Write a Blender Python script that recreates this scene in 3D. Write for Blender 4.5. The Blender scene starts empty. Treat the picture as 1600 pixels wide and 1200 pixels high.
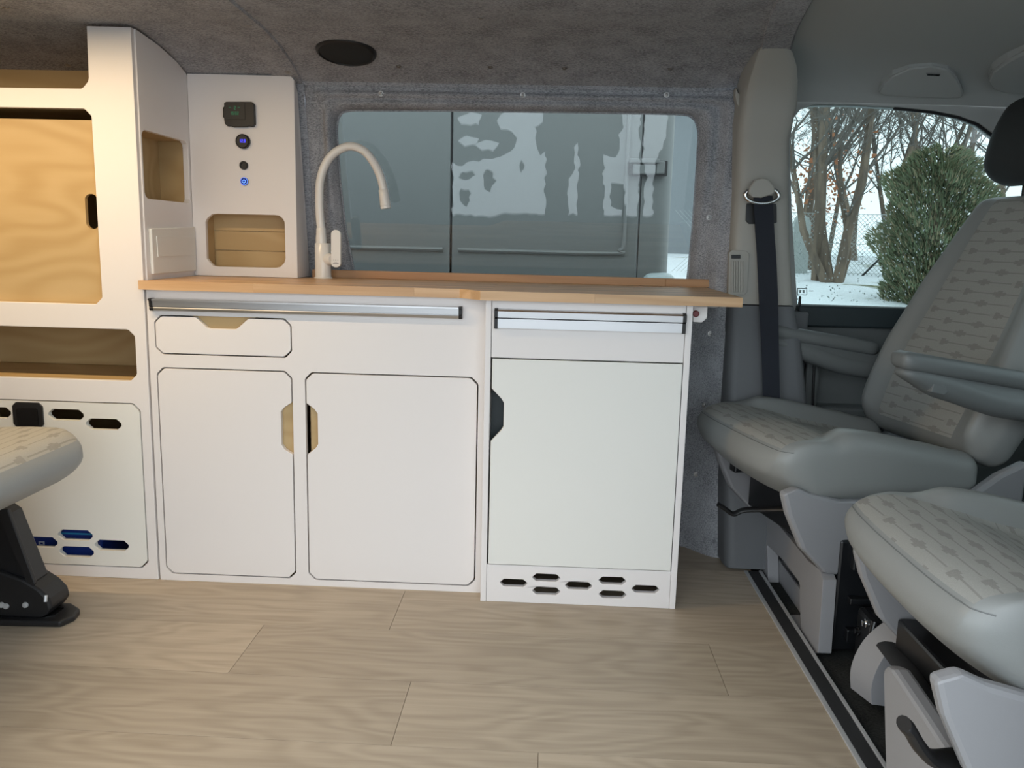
import bpy, math, random
from mathutils import Vector, Matrix
from mathutils.geometry import tessellate_polygon
random.seed(7)
S = bpy.context.scene
COL = S.collection

# ------------------------------------------------------------------ camera
F = 1300.0                      # focal length in pixels of the 1600x1200 frame
PITCH, YAW, ROLL, CH = 9.68, 2.35, 1.37, 0.90
def cam_axes():
    p, y, r = (math.radians(a) for a in (PITCH, YAW, ROLL))
    fwd = Vector((-math.sin(y)*math.cos(p), math.cos(y)*math.cos(p), -math.sin(p)))
    right = Vector((math.cos(y), math.sin(y), 0)); up = right.cross(fwd)
    return right*math.cos(r)+up*math.sin(r), up*math.cos(r)-right*math.sin(r), fwd
RT, UP, FW = cam_axes()
CP = Vector((0, 0, CH))
cd = bpy.data.cameras.new('camera'); cam = bpy.data.objects.new('camera', cd); COL.objects.link(cam)
cd.sensor_width = 36.0; cd.lens = F/1600*36.0; cd.clip_start = .02; cd.clip_end = 500
mm = Matrix((RT, UP, -FW)).transposed().to_4x4(); mm.translation = CP; cam.matrix_world = mm
S.camera = cam

# ------------------------------------------------------------------ light
S.view_settings.view_transform = 'Standard'; S.view_settings.look = 'None'
S.view_settings.gamma = 1.0; S.view_settings.use_curve_mapping = False
S.view_settings.exposure = 0.52
w = bpy.data.worlds.new('overcast'); S.world = w; w.use_nodes = True
bg = w.node_tree.nodes['Background']; bg.inputs[0].default_value = (.86, .94, 1.0, 1); bg.inputs[1].default_value = 2.0
WARM = (1.0, .74, .44)
LED = (-1.95, -.75, 1.64, 8.0)      # warm ceiling lamp outside the frame: x from, x to, y, watts

# ------------------------------------------------------------------ pixel -> place
def ray(px, py): return RT*((px-800)/F) - UP*((py-600)/F) + FW
def ony(px, py, y): d = ray(px, py); return CP + d*(y/d.y)
def onx(px, py, x): d = ray(px, py); return CP + d*(x/d.x)
def onz(px, py, z): d = ray(px, py); return CP + d*((z-CH)/d.z)
def hit(px, py, fn, a=.8, b=4.0):        # fn(p) < 0 before the surface, > 0 beyond
    d = ray(px, py); d = d/d.y
    for _ in range(50):
        m = (a+b)/2
        if fn(CP+d*m) > 0: b = m
        else: a = m
    return CP+d*a

# ------------------------------------------------------------------ materials
def mat(name, col=(.5,.5,.5), rough=.5, metal=0, **kw):
    m = bpy.data.materials.new(name); m.use_nodes = True
    b = m.node_tree.nodes['Principled BSDF']
    b.inputs['Base Color'].default_value = (*col, 1); b.inputs['Roughness'].default_value = rough
    b.inputs['Metallic'].default_value = metal
    for k, v in kw.items(): b.inputs[k.replace('_', ' ')].default_value = v
    return m
class NT:
    def __init__(s, m): s.t = m.node_tree; s.b = s.t.nodes['Principled BSDF']
    def n(s, typ, **kw):
        o = s.t.nodes.new('ShaderNode'+typ)
        for k, v in kw.items():
            if hasattr(o, k): setattr(o, k, v)
        return o
    def l(s, a, b): s.t.links.new(a, b)
    def math(s, op, a, b=None, c=None):
        o = s.n('Math', operation=op)
        for i, v in enumerate((a, b, c)):
            if v is None: continue
            if hasattr(v, 'is_output'): s.l(v, o.inputs[i])
            else: o.inputs[i].default_value = v
        return o.outputs[0]
    def coord(s, scale=(1,1,1), rnd=False, kind='Object'):
        c = s.n('TexCoord'); mp = s.n('Mapping'); mp.inputs['Scale'].default_value = scale
        src = c.outputs[kind]
        if rnd:
            oi = s.n('ObjectInfo'); ml = s.math('MULTIPLY', oi.outputs['Random'], 37.0)
            cb = s.n('CombineXYZ'); s.l(ml, cb.inputs[0]); s.l(ml, cb.inputs[1]); s.l(ml, cb.inputs[2])
            va = s.n('VectorMath', operation='ADD'); s.l(src, va.inputs[0]); s.l(cb.outputs[0], va.inputs[1]); src = va.outputs[0]
        s.l(src, mp.inputs[0]); return mp.outputs[0]
    def noise(s, vec, scale, detail=4, rough=.55, dist=0):
        o = s.n('TexNoise'); o.inputs['Scale'].default_value = scale; o.inputs['Detail'].default_value = detail
        o.inputs['Roughness'].default_value = rough; o.inputs['Distortion'].default_value = dist; s.l(vec, o.inputs['Vector']); return o.outputs[0]
    def ramp(s, fac, stops):
        o = s.n('ValToRGB'); e = o.color_ramp.elements
        while len(e) < len(stops): e.new(.5)
        for i, (p, c) in enumerate(stops): e[i].position = p; e[i].color = (*c, 1)
        s.l(fac, o.inputs[0]); return o.outputs[0]
    def mix(s, fac, a, b, mode='MIX'):
        o = s.n('Mix', data_type='RGBA', blend_type=mode)
        for i, v in ((0, fac), (6, a), (7, b)):
            if hasattr(v, 'is_output'): s.l(v, o.inputs[i])
            elif i: o.inputs[i].default_value = (*v, 1)
            else: o.inputs[i].default_value = v
        return o.outputs[2]
    def base(s, c): s.l(c, s.b.inputs['Base Color'])
    def bump(s, h, strength=.3, dist=.002):
        o = s.n('Bump'); o.inputs['Strength'].default_value = strength; o.inputs['Distance'].default_value = dist
        s.l(h, o.inputs['Height']); s.l(o.outputs[0], s.b.inputs['Normal'])

def felt(name, a, b):
    m = mat(name, a, .95); t = NT(m); v = t.coord((1, 1, 1))
    n1 = t.noise(t.coord((1, 2.2, 2.2)), 150, 3, .7); n2 = t.noise(v, 900, 2, .6); n3 = t.noise(v, 14, 3)
    f = t.math('ADD', t.math('MULTIPLY', n1, .55), t.math('ADD', t.math('MULTIPLY', n2, .35), t.math('MULTIPLY', n3, .18)))
    t.base(t.ramp(f, [(.42, a), (.62, b)])); t.bump(n2, .5, .002)
    m.node_tree.nodes['Principled BSDF'].inputs['Specular IOR Level'].default_value = .1
    return m
def wood(name, light, dark, stretch=(.7, 5, 5), bands=30, fine=(5, 240, 240), wb=.35, wf=.45, rough=.45, vary=.1, bump=.08):
    """grain as contour lines of a stretched noise field plus fine streaks; every object gets its own cut of the log"""
    m = mat(name, light, rough); t = NT(m)
    n = t.noise(t.coord(stretch, True), 1.0, 2, .5, .2)
    b = t.math('ADD', t.math('MULTIPLY', t.math('SINE', t.math('MULTIPLY', n, float(bands)*2)), .5), .5)
    f = t.noise(t.coord(fine, True), 1.0, 3, .6); big = t.noise(t.coord(tuple(k*.5 for k in stretch), True), 1.0, 2)
    g = t.math('ADD', t.math('MULTIPLY', b, wb), t.math('ADD', t.math('MULTIPLY', f, wf), t.math('MULTIPLY', big, 1-wb-wf)))
    c = t.ramp(g, [(.22, dark), (.70, light)])
    if vary:
        oi = t.n('ObjectInfo'); k = t.math('ADD', t.math('MULTIPLY', oi.outputs['Random'], vary*2), 1-vary)
        cb = t.n('CombineXYZ')
        for i in range(3): t.l(k, cb.inputs[i])
        c = t.mix(1.0, c, cb.outputs[0], 'MULTIPLY')
    t.base(c); t.bump(f, bump, .001)
    return m
def seat_fabric(name, axis, base, dark, light):
    # woven pattern: thin lines across the width with staggered pairs of small blocks
    m = mat(name, base, .9); t = NT(m); c = t.n('TexCoord'); sp = t.n('SeparateXYZ'); t.l(c.outputs['Object'], sp.inputs[0])
    u = sp.outputs[1]; v = sp.outputs[axis]; p = .0255; q = .112
    vr = t.math('DIVIDE', v, p); row = t.math('FLOOR', vr); fv = t.math('ABSOLUTE', t.math('SUBTRACT', t.math('FRACT', vr), .5))
    line = t.math('LESS_THAN', fv, .055)
    off = t.math('FRACT', t.math('MULTIPLY', row, .382))
    ur = t.math('ADD', t.math('DIVIDE', u, q), off); fu = t.math('FRACT', ur)
    alt = t.math('GREATER_THAN', t.math('FRACT', t.math('MULTIPLY', t.math('FLOOR', ur), .5)), .25)
    b1 = t.math('MULTIPLY', t.math('LESS_THAN', fu, .36), t.math('LESS_THAN', fv, .17))
    b2 = t.math('MULTIPLY', t.math('MULTIPLY', t.math('GREATER_THAN', fu, .11), t.math('LESS_THAN', fu, .25)), t.math('LESS_THAN', fv, .32))
    core = t.math('MULTIPLY', t.math('MULTIPLY', t.math('GREATER_THAN', fu, .25), t.math('LESS_THAN', fu, .36)), t.math('LESS_THAN', fv, .17))
    d = t.math('MAXIMUM', line, t.math('MAXIMUM', b1, b2)); lt = t.math('MULTIPLY', core, alt)
    col = t.mix(t.math('MULTIPLY', d, .75), base, dark); col = t.mix(t.math('MULTIPLY', lt, .3), col, light)
    n = t.noise(t.coord(), 700, 2); col = t.mix(.15, col, t.ramp(n, [(.3, dark), (.7, light)])); t.base(col); t.bump(n, .3, .001)
    return m
def plastic(name, col, rough=.5, grain=400, s=.15):
    m = mat(name, col, rough); t = NT(m); n = t.noise(t.coord(), grain, 2); t.bump(n, s, .001); return m
def glass(name, tint, ior=1.5):
    m = bpy.data.materials.new(name); m.use_nodes = True; nt = m.node_tree; nt.nodes.clear()
    o = nt.nodes.new('ShaderNodeOutputMaterial'); mx = nt.nodes.new('ShaderNodeMixShader'); fr = nt.nodes.new('ShaderNodeFresnel')
    tr = nt.nodes.new('ShaderNodeBsdfTransparent'); gl = nt.nodes.new('ShaderNodeBsdfGlossy')
    fr.inputs[0].default_value = ior; tr.inputs[0].default_value = (*tint, 1); gl.inputs['Roughness'].default_value = .0
    nt.links.new(fr.outputs[0], mx.inputs[0]); nt.links.new(tr.outputs[0], mx.inputs[1]); nt.links.new(gl.outputs[0], mx.inputs[2])
    nt.links.new(mx.outputs[0], o.inputs[0]); return m
def emit(name, col, st):
    m = mat(name, (0, 0, 0), .5); b = m.node_tree.nodes['Principled BSDF']
    b.inputs['Emission Color'].default_value = (*col, 1); b.inputs['Emission Strength'].default_value = st; return m

M = {}
M['felt'] = felt('grey_felt', (.150, .156, .168), (.47, .48, .51))
M['white'] = plastic('white_laminate', (.80, .77, .76), .38, 60, .03)
M['cream'] = plastic('cream_white_laminate', (.79, .788, .75), .40, 60, .03)
M['edge'] = mat('plywood_edge', (.45, .33, .22), .7)
M['birch'] = wood('birch_plywood', (.53, .38, .19), (.455, .31, .14), (1.1, 2, 3.0), 44, (4, 60, 60), .36, .26, vary=.03)
M['stave'] = wood('beech_stave', (.70, .46, .255), (.53, .305, .145), (.9, 14, 14), 16, (6, 260, 260), .25, .4, vary=.15, rough=.4)
M['strip'] = wood('oiled_beech_strip', (.58, .32, .145), (.43, .205, .08), (.9, 14, 14), 16, (6, 260, 260), .25, .4, vary=.1, rough=.4)
M['plank'] = wood('oak_vinyl_plank', (.465, .388, .295), (.325, .262, .19), (1.6, 7.5, 4), 34, (3.2, 80, 80), .20, .62, vary=.095, rough=.42)
M['alu'] = mat('brushed_aluminium', (.58, .58, .59), .38, 1.0)
M['alu_dull'] = mat('dull_aluminium', (.55, .56, .57), .4, .35)
M['screwm'] = mat('dull_screw_steel', (.36, .35, .34), .4, .85)
M['chrome'] = mat('chrome', (.75, .75, .76), .12, 1.0)
M['black'] = plastic('black_plastic', (.012, .012, .013), .45)
M['black_gloss'] = mat('black_gloss', (.008, .008, .009), .12)
M['black_metal'] = mat('black_painted_metal', (.010, .011, .013), .3)
M['rubber'] = plastic('black_ribbed_rubber', (.02, .021, .023), .7)
M['carpet'] = felt('dark_cab_carpet', (.012, .013, .013), (.05, .052, .05))
M['greyp'] = plastic('light_grey_shell_plastic', (.285, .285, .295), .48)
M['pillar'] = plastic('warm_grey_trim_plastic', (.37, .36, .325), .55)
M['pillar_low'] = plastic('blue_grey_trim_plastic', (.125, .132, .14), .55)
M['headliner'] = plastic('grey_cab_headliner', (.40, .41, .40), .9, 900, .2)
M['doorcard'] = plastic('dark_grey_door_card', (.13, .14, .14), .6)
M['sill'] = plastic('dark_teal_door_sill', (.018, .028, .032), .5)
M['vinyl'] = plastic('grey_seat_vinyl', (.255, .265, .258), .42, 600, .15)
M['fab_x'] = seat_fabric('cushion_fabric', 0, (.33, .33, .308), (.205, .20, .185), (.50, .50, .455))
M['fab_z'] = seat_fabric('backrest_fabric', 2, (.33, .33, .308), (.205, .20, .185), (.50, .50, .455))
M['greyd'] = plastic('mid_grey_armrest_plastic', (.155, .165, .165), .45)
M['headrest'] = plastic('dark_headrest_vinyl', (.030, .033, .034), .6)
M['belt'] = plastic('navy_belt_webbing', (.008, .011, .020), .75, 900, .4)
M['tap'] = mat('white_enamel', (.80, .785, .75), .22)
M['ink'] = mat('grey_ink', (.35, .34, .33), .6)
M['speaker'] = plastic('black_speaker_mesh', (.014, .016, .017), .75, 1500, .8)
M['blue'] = mat('blue_battery_case', (.012, .035, .22), .4)
M['cyan'] = mat('cyan_stripe', (.02, .22, .42), .5)
M['icon'] = mat('white_print', (.6, .62, .68), .6)
M['red'] = mat('red_knob', (.16, .015, .02), .4)
M['glass_tint'] = glass('privacy_glass', (.70, .745, .74), 1.75)
M['glass_clear'] = glass('clear_glass', (.64, .70, .695))
M['rubberseal'] = mat('window_seal', (.01, .011, .012), .6)
M['glassedge'] = mat('pale_glass_edge', (.45, .52, .53), .3)
def drop_mat():
    m = bpy.data.materials.new('water_drop'); m.use_nodes = True; nt = m.node_tree; nt.nodes.clear()
    o = nt.nodes.new('ShaderNodeOutputMaterial'); mx = nt.nodes.new('ShaderNodeMixShader'); tl = nt.nodes.new('ShaderNodeBsdfTranslucent'); df_ = nt.nodes.new('ShaderNodeBsdfDiffuse')
    for n_ in (tl, df_): n_.inputs[0].default_value = (.95, .97, .97, 1)
    mx.inputs[0].default_value = .3; nt.links.new(tl.outputs[0], mx.inputs[1]); nt.links.new(df_.outputs[0], mx.inputs[2]); nt.links.new(mx.outputs[0], o.inputs[0]); return m
M['drop'] = drop_mat()
M['led_blue'] = emit('blue_led', (.10, .22, 1.0), 2.2)
M['led_violet'] = emit('violet_digits', (.06, .06, 1.0), 1.3)
M['led_green'] = emit('green_digits', (.05, .40, .18), .22)
M['vanpaint'] = mat('grey_van_paint', (.20, .208, .204), .45)
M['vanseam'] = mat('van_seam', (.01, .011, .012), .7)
M['bark'] = wood('tree_bark', (.22, .165, .12), (.09, .07, .055), (5, 5, .8), 10, (30, 30, 4), .3, .4, rough=.9, vary=.15, bump=.5)
M['twig'] = mat('grey_brown_twig', (.13, .115, .10), .9)
M['needle'] = mat('conifer_leaf', (.13, .16, .085), .8)
M['needle2'] = mat('conifer_leaf_brown', (.23, .20, .115), .8)
M['orangeleaf'] = mat('dry_orange_leaf', (.42, .17, .08), .8)
M['concrete'] = plastic('pale_concrete', (.45, .48, .46), .9, 60, .4)
M['wire'] = mat('galvanised_wire', (.40, .43, .42), .5, .4)
def snow_mat():
    m = mat('patchy_snow', (.85, .88, .9), .8); t = NT(m); v = t.coord()
    n = t.noise(v, .55, 6, .65, .4)
    g = t.noise(v, 9, 4); grass = t.ramp(g, [(.35, (.10, .10, .05)), (.65, (.22, .23, .10))])
    f = t.ramp(n, [(.60, (0, 0, 0)), (.66, (1, 1, 1))]); t.base(t.mix(f, (.80, .84, .87), grass)); t.bump(g, .6, .05); return m
M['snow'] = snow_mat()
M['render'] = plastic('grey_house_render', (.24, .26, .275), .9, 20, .3)
M['paving'] = plastic('dark_wet_paving', (.045, .048, .048), .6, 8, .2)
M['snowpatch'] = plastic('old_snow', (.84, .87, .89), .8, 20, .4)

# ------------------------------------------------------------------ mesh helpers
class MB:
    def __init__(s): s.v = []; s.f = []
    def add(s, vs, fs):
        k = len(s.v); s.v += [tuple(p) for p in vs]; s.f += [tuple(i+k for i in q) for q in fs]; return s
    def box(s, a, b):
        x0, y0, z0 = (min(p, q) for p, q in zip(a, b)); x1, y1, z1 = (max(p, q) for p, q in zip(a, b))
        return s.add([(x0,y0,z0),(x1,y0,z0),(x1,y1,z0),(x0,y1,z0),(x0,y0,z1),(x1,y0,z1),(x1,y1,z1),(x0,y1,z1)],
                     [(0,3,2,1),(4,5,6,7),(0,1,5,4),(1,2,6,5),(2,3,7,6),(3,0,4,7)])
    def prism(s, poly, axis, a, b, holes=()):
        """2D outline (with holes) extruded along an axis from a to b"""
        loops = [list(poly)]+[list(h) for h in holes]
        to = {'y': lambda p, d: (p[0], d, p[1]), 'x': lambda p, d: (d, p[0], p[1]), 'z': lambda p, d: (p[0], p[1], d)}[axis]
        tri = tessellate_polygon([[Vector((p[0], p[1], 0)) for p in l] for l in loops])
        flat = [p for l in loops for p in l]; n = len(flat)
        vs = [to(p, a) for p in flat]+[to(p, b) for p in flat]; fs = []
        for t in tri: fs.append(tuple(t)); fs.append(tuple(i+n for i in reversed(t)))
        k = 0
        for l in loops:
            m = len(l)
            for i in range(m): fs.append((k+i, k+(i+1) % m, n+k+(i+1) % m, n+k+i))
            k += m
        return s.add(vs, fs)
    def slab(s, pts, off):
        """planar 3D outline given a thickness vector"""
        off = Vector(off); pts = [Vector(p) for p in pts]; n = len(pts)
        tri = tessellate_polygon([pts]); vs = pts+[p+off for p in pts]
        fs = [tuple(t) for t in tri]+[tuple(i+n for i in reversed(t)) for t in tri]+[(i, (i+1) % n, n+(i+1) % n, n+i) for i in range(n)]
        return s.add(vs, fs)
    def loft(s, loops, caps=True, closed=True):
        n = len(loops[0]); vs = [p for l in loops for p in l]; fs = []
        for j in range(len(loops)-1):
            for i in range(n if closed else n-1):
                fs.append((j*n+i, j*n+(i+1) % n, (j+1)*n+(i+1) % n, (j+1)*n+i))
        if caps and closed: fs += [tuple(range(n-1, -1, -1)), tuple(range((len(loops)-1)*n, len(loops)*n))]
        return s.add(vs, fs)
    def tube(s, path, r, n=12, caps=True, flat=None):
        path = [Vector(p) for p in path]; m = len(path); rs = r if isinstance(r, (list, tuple)) else [r]*m
        d0 = (path[1]-path[0]).normalized(); up = Vector((0, 0, 1)) if abs(d0.z) < .9 else Vector((0, 1, 0))
        sx = d0.cross(up).normalized(); loops = []
        for i in range(m):
            d = (path[min(i+1, m-1)]-path[max(i-1, 0)]).normalized()
            sx = (sx-d*sx.dot(d)).normalized(); sy = d.cross(sx)
            k = flat if flat else 1
            loops.append([path[i]+(sx*math.cos(2*math.pi*j/n)+sy*math.sin(2*math.pi*j/n)*k)*rs[i] for j in range(n)])
        return s.loft(loops, caps)
    def lathe(s, prof, o=(0,0,0), axis=(0,0,1), n=32):
        """profile [(radius, height)] turned about an axis through o"""
        ax = Vector(axis).normalized(); t = Vector((1, 0, 0)) if abs(ax.x) < .9 else Vector((0, 1, 0))
        sx = (t-ax*t.dot(ax)).normalized(); sy = ax.cross(sx); o = Vector(o)
        return s.loft([[o+ax*h+(sx*math.cos(2*math.pi*j/n)+sy*math.sin(2*math.pi*j/n))*max(r, 1e-5) for j in range(n)] for r, h in prof])
    def rbox(s, c, h, r, n=(10, 10, 6), deform=None):
        """box with rounded edges on a dense grid; deform(p) bends it"""
        c = Vector(c); idx = {}; vs = []; fs = []
        def q(i, ax): 
            # grid spacing denser at the rounded rim
            N = n[ax]; t = i/N*2-1; k = 1-r/h[ax]; return t*h[ax]
        def key(i, j, k):
            if (i, j, k) not in idx:
                p = Vector((q(i, 0), q(j, 1), q(k, 2))); inn = Vector([max(-(h[a]-r), min(h[a]-r, p[a])) for a in range(3)])
                d = p-inn
                if d.length > 1e-9: p = inn+d.normalized()*r
                p = p+c
                idx[(i, j, k)] = len(vs); vs.append(deform(p) if deform else p)
            return idx[(i, j, k)]
        X, Y, Z = n
        for i in range(X):
            for j in range(Y):
                fs.append((key(i,j,0),key(i,j+1,0),key(i+1,j+1,0),key(i+1,j,0))); fs.append((key(i,j,Z),key(i+1,j,Z),key(i+1,j+1,Z),key(i,j+1,Z)))
        for i in range(X):
            for k in range(Z):
                fs.append((key(i,0,k),key(i+1,0,k),key(i+1,0,k+1),key(i,0,k+1))); fs.append((key(i,Y,k),key(i,Y,k+1),key(i+1,Y,k+1),key(i+1,Y,k)))
        for j in range(Y):
            for k in range(Z):
                fs.append((key(0,j,k),key(0,j,k+1),key(0,j+1,k+1),key(0,j+1,k))); fs.append((key(X,j,k),key(X,j+1,k),key(X,j+1,k+1),key(X,j,k+1)))
        return s.add(vs, fs)
    def split(s, n1, m1, n2, m2, ids, parent):
        """two neighbouring parts cut out of one surface: faces not in ids, faces in ids"""
        for nm, mm_, fs in ((n1, m1, [f for i, f in enumerate(s.f) if i not in ids]), (n2, m2, [f for i, f in enumerate(s.f) if i in ids])):
            q = MB(); q.v = s.v; q.f = fs; q.build(nm, mm_, parent, smooth='all', keep=lambda c, f, x: True)
    def build(s, name, m, parent=None, smooth=False, bevel=0, keep=None):
        fs = s.f if keep is None else [f for f in s.f if keep(sum((Vector(s.v[i]) for i in f), Vector())/len(f), f, s)]
        used = sorted({i for f in fs for i in f}); mp = {o: k for k, o in enumerate(used)}
        me = bpy.data.meshes.new(name); me.from_pydata([s.v[i] for i in used], [], [tuple(mp[i] for i in f) for f in fs]); me.update()
        if keep is None:
            import bmesh
            b = bmesh.new(); b.from_mesh(me); bmesh.ops.recalc_face_normals(b, faces=b.faces); b.to_mesh(me); b.free()
        me.materials.append(M[m] if isinstance(m, str) else m)
        o = bpy.data.objects.new(name, me); COL.objects.link(o)
        if smooth:
            me.polygons.foreach_set('use_smooth', [True]*len(me.polygons))
            if smooth != 'all': me.set_sharp_from_angle(angle=math.radians(40))
        if bevel:
            md = o.modifiers.new('bevel', 'BEVEL'); md.width = bevel; md.segments = 2; md.limit_method = 'ANGLE'; md.angle_limit = math.radians(40)
        if parent is not None: attach(o, parent)
        return o
LOCAL = set(); WORLD = set()
def attach(o, parent):
    o.parent = parent
    if parent.name in WORLD: bpy.context.view_layer.update(); o.matrix_parent_inverse = parent.matrix_world.inverted(); return
    if parent.type == 'EMPTY' and parent.name not in LOCAL: o.matrix_parent_inverse = Matrix.Translation(-parent.location)
def tag(o, label, cat=None, group=None, kind=None):
    o['label'] = label
    if cat: o['category'] = cat
    if group: o['group'] = group
    if kind: o['kind'] = kind
    return o
def thing(name, label, cat, loc=(0,0,0), group=None, rotz=None):
    o = bpy.data.objects.new(name, None); COL.objects.link(o); o.location = loc; o.empty_display_size = .05
    if rotz is not None: o.rotation_euler = (0, 0, rotz); LOCAL.add(o.name)
    return tag(o, label, cat, group)
def struct(o, label, cat): o['kind'] = 'structure'; return tag(o, label, cat)
def crect(x0, x1, z0, z1, c, tl=1, tr=1, bl=1, br=1):
    """rectangle with softened chamfered corners, counter-clockwise from bottom left"""
    def corner(p, d1, d2, on):
        if not on: return [p]
        p, d1, d2 = Vector(p), Vector(d1), Vector(d2); a = p+d1*c; b = p+d2*c
        return [a+d1*c*.16, a+(b-a)*.10, b+(a-b)*.10, b+d2*c*.16]
    P = corner((x0, z0), (0, 1), (1, 0), bl)+corner((x1, z0), (-1, 0), (0, 1), br)+corner((x1, z1), (0, -1), (-1, 0), tr)+corner((x0, z1), (1, 0), (0, -1), tl)
    return [(p[0], p[1]) for p in P]
def slot(xc, zc, L, H, c):
    a, b = L/2, H/2
    return [(xc-a, zc-b+c), (xc-a+c*1.1, zc-b), (xc+a-c*1.1, zc-b), (xc+a, zc-b+c), (xc+a, zc+b-c), (xc+a-c*1.1, zc+b), (xc-a+c*1.1, zc+b), (xc-a, zc+b-c)]
def grow(poly, g):
    cx = sum(p[0] for p in poly)/len(poly); cz = sum(p[1] for p in poly)/len(poly)
    xs = [p[0] for p in poly]; zs = [p[1] for p in poly]; wx = (max(xs)-min(xs))/2; wz = (max(zs)-min(zs))/2
    return [(cx+(p[0]-cx)*(1+g/wx), cz+(p[1]-cz)*(1+g/wz)) for p in poly]
def smooth01(t): t = max(0, min(1, t)); return t*t*(3-2*t)
def lerp_tab(tab, x):
    if x <= tab[0][0]: return tab[0][1]
    for (a, p), (b, q) in zip(tab, tab[1:]):
        if x <= b: return p+(q-p)*(x-a)/(b-a)
    return tab[-1][1]
def catmull(pts, n=8):
    pts = [Vector(p) for p in pts]; out = []
    for i in range(len(pts)-1):
        a, b, c, d = pts[max(i-1, 0)], pts[i], pts[i+1], pts[min(i+2, len(pts)-1)]
        for k in range(n):
            t = k/n; out.append(.5*((2*b)+(c-a)*t+(2*a-5*b+4*c-d)*t*t+(3*b-a-3*c+d)*t**3))
    return out+[pts[-1]]

# ================================================================== SETTING
KY, FY = 2.035, 1.985           # front planes of the kitchen and of the fridge unit
WT = .785                       # top of the worktop
XK0, XK1, XF1 = -1.0, -.150, .340
# floor
fl = MB().box((-2.25, .72, -.05), (.600, 2.47, -.0045)).build('floor', 'edge'); struct(fl, 'oak look plank floor of the camper van', 'floor')
ROWS = [(2.027+.2225, .05), (2.027, -.348), (1.8045, -.643+1.035), (1.582, -.259), (1.3595, .007), (1.137, -.52), (.9145, -.2)]
for top, sx in ROWS:
    bot = max(top-.2225, .73)
    x = sx-1.035*3
    while x < .58:
        a, b = max(x, -2.24), min(x+1.035, .578)
        if b-a > .01:
            me = MB().box((-(b-a)/2+.0005, -(top-bot)/2+.0004, -.004), ((b-a)/2-.0005, (top-bot)/2-.0004, 0))
            o = me.build('plank', 'plank', fl); o.location = ((a+b)/2, (top+bot)/2, 0)
        x += 1.035
o = MB().box((-2.24, 2.2503, -.004), (.578, 2.46, 0)).build('plank', 'plank', fl)
cf = MB().box((.600, .72, -.06), (2.3, 2.60, -.012)).build('floor', 'carpet'); struct(cf, 'dark carpet of the cab floor below the front seats', 'floor')
# aluminium edge strip with rubber insert
sa = MB()
sa.box((.574, .74, 0), (.580+.004, 2.252, .004)); sa.box((.584, .74, -.01), (.616, 2.252, .002)); sa.box((.616, .74, -.012), (.624, 2.252, .005))
st = sa.build('trim_1', 'alu_dull', None, bevel=.001); struct(st, 'aluminium floor edge strip with black rubber insert', 'trim')
MB().box((.5855, .742, .0021), (.6145, 2.250, .0035)).build('rubber_insert', 'rubber', st)

# headliner profile (y, z) and side wall profile
ROOF = [(.70, 1.33), (.85, 1.385), (1.0, 1.395), (1.75, 1.392), (2.03, 1.387), (2.10, 1.382), (2.18, 1.372), (2.275, 1.352), (2.33, 1.334), (2.37, 1.318), (2.40, 1.295)]
def roof(y): return lerp_tab(ROOF, y)
ys = [.70, .76, .85, 1.0, 1.25, 1.5, 1.75, 1.9, 2.03, 2.07, 2.10, 2.14, 2.18, 2.225, 2.275, 2.305, 2.33, 2.35, 2.37, 2.385, 2.40]
def xfront(y): return lerp_tab([(1.0, .40), (1.75, .505), (1.97, .535), (2.15, .57), (2.40, .60)], y)
mb = MB()
for x0, x1 in ((-2.25, None),):
    mb.loft([[(x0, y, roof(y)) for y in ys], [(-1.0, y, roof(y)) for y in ys], [(0, y, roof(y)) for y in ys], [(xfront(y), y, roof(y)) for y in ys]], closed=False)
    mb.loft([[(x0, y, roof(y)+.02) for y in ys], [(xfront(y), y, roof(y)+.02) for y in ys]], closed=False)
ceil = mb.build('ceiling', 'felt', smooth='all'); struct(ceil, 'grey felt covered headliner of the living area', 'ceiling')
# raised felt bands over the roof ribs
def band(xa, xb):
    m_ = MB(); yy = [y for y in ys if 1.0 <= y <= 2.37]
    prof = [[(xa(y), y, roof(y)+.001), (xa(y)+.004, y, roof(y)-.006), (xb(y)-.004, y, roof(y)-.006), (xb(y), y, roof(y)+.001)] for y in yy]
    return m_.loft(prof, caps=False, closed=False).build('felt_band', 'felt', ceil, smooth=True)
band(lambda y: -.770+.02*(2.35-y), lambda y: -.690+.01*(2.35-y))
band(lambda y: xfront(y)-.075, lambda y: xfront(y)-.002)

def wally(x, z):
    y = lerp_tab([(0, 2.445), (.45, 2.46), (.79, 2.458), (1.31, 2.362), (1.33, 2.35)], z)
    k = smooth01((x-.40)/.13); return y-k*.10*(1-.65*smooth01((z-.7)/.5))
GL = .032
def wind(p): return p.y-(wally(0, p.z)+GL)
wpx = [(526,205),(531,280),(540,360),(553,424),(558,450),(566,460),(582,462),(800,463),(1050,466),(1066,463),(1072,452),(1075,430),(1083,350),(1089,260),(1092,205),(1088,188),(1078,180),(1060,178),(900,175),(700,172.5),(548,172),(534,175),(527,186)]
WP = [hit(px, py, wind) for px, py in wpx]
def resample(P, n):
    P = P+[P[0]]; L = [0]
    for a, b in zip(P, P[1:]): L.append(L[-1]+(b-a).length)
    out = []; j = 0
    for i in range(n):
        d = L[-1]*i/n
        while L[j+1] < d: j += 1
        t = (d-L[j])/(L[j+1]-L[j]); out.append(P[j].lerp(P[j+1], t))
    return out
N = 160
ring0 = resample(WP, N); cxw = sum(p.x for p in ring0)/N; czw = sum(p.z for p in ring0)/N
XL, XR, ZB, ZT = -.690, .535, .66, 1.314
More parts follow.
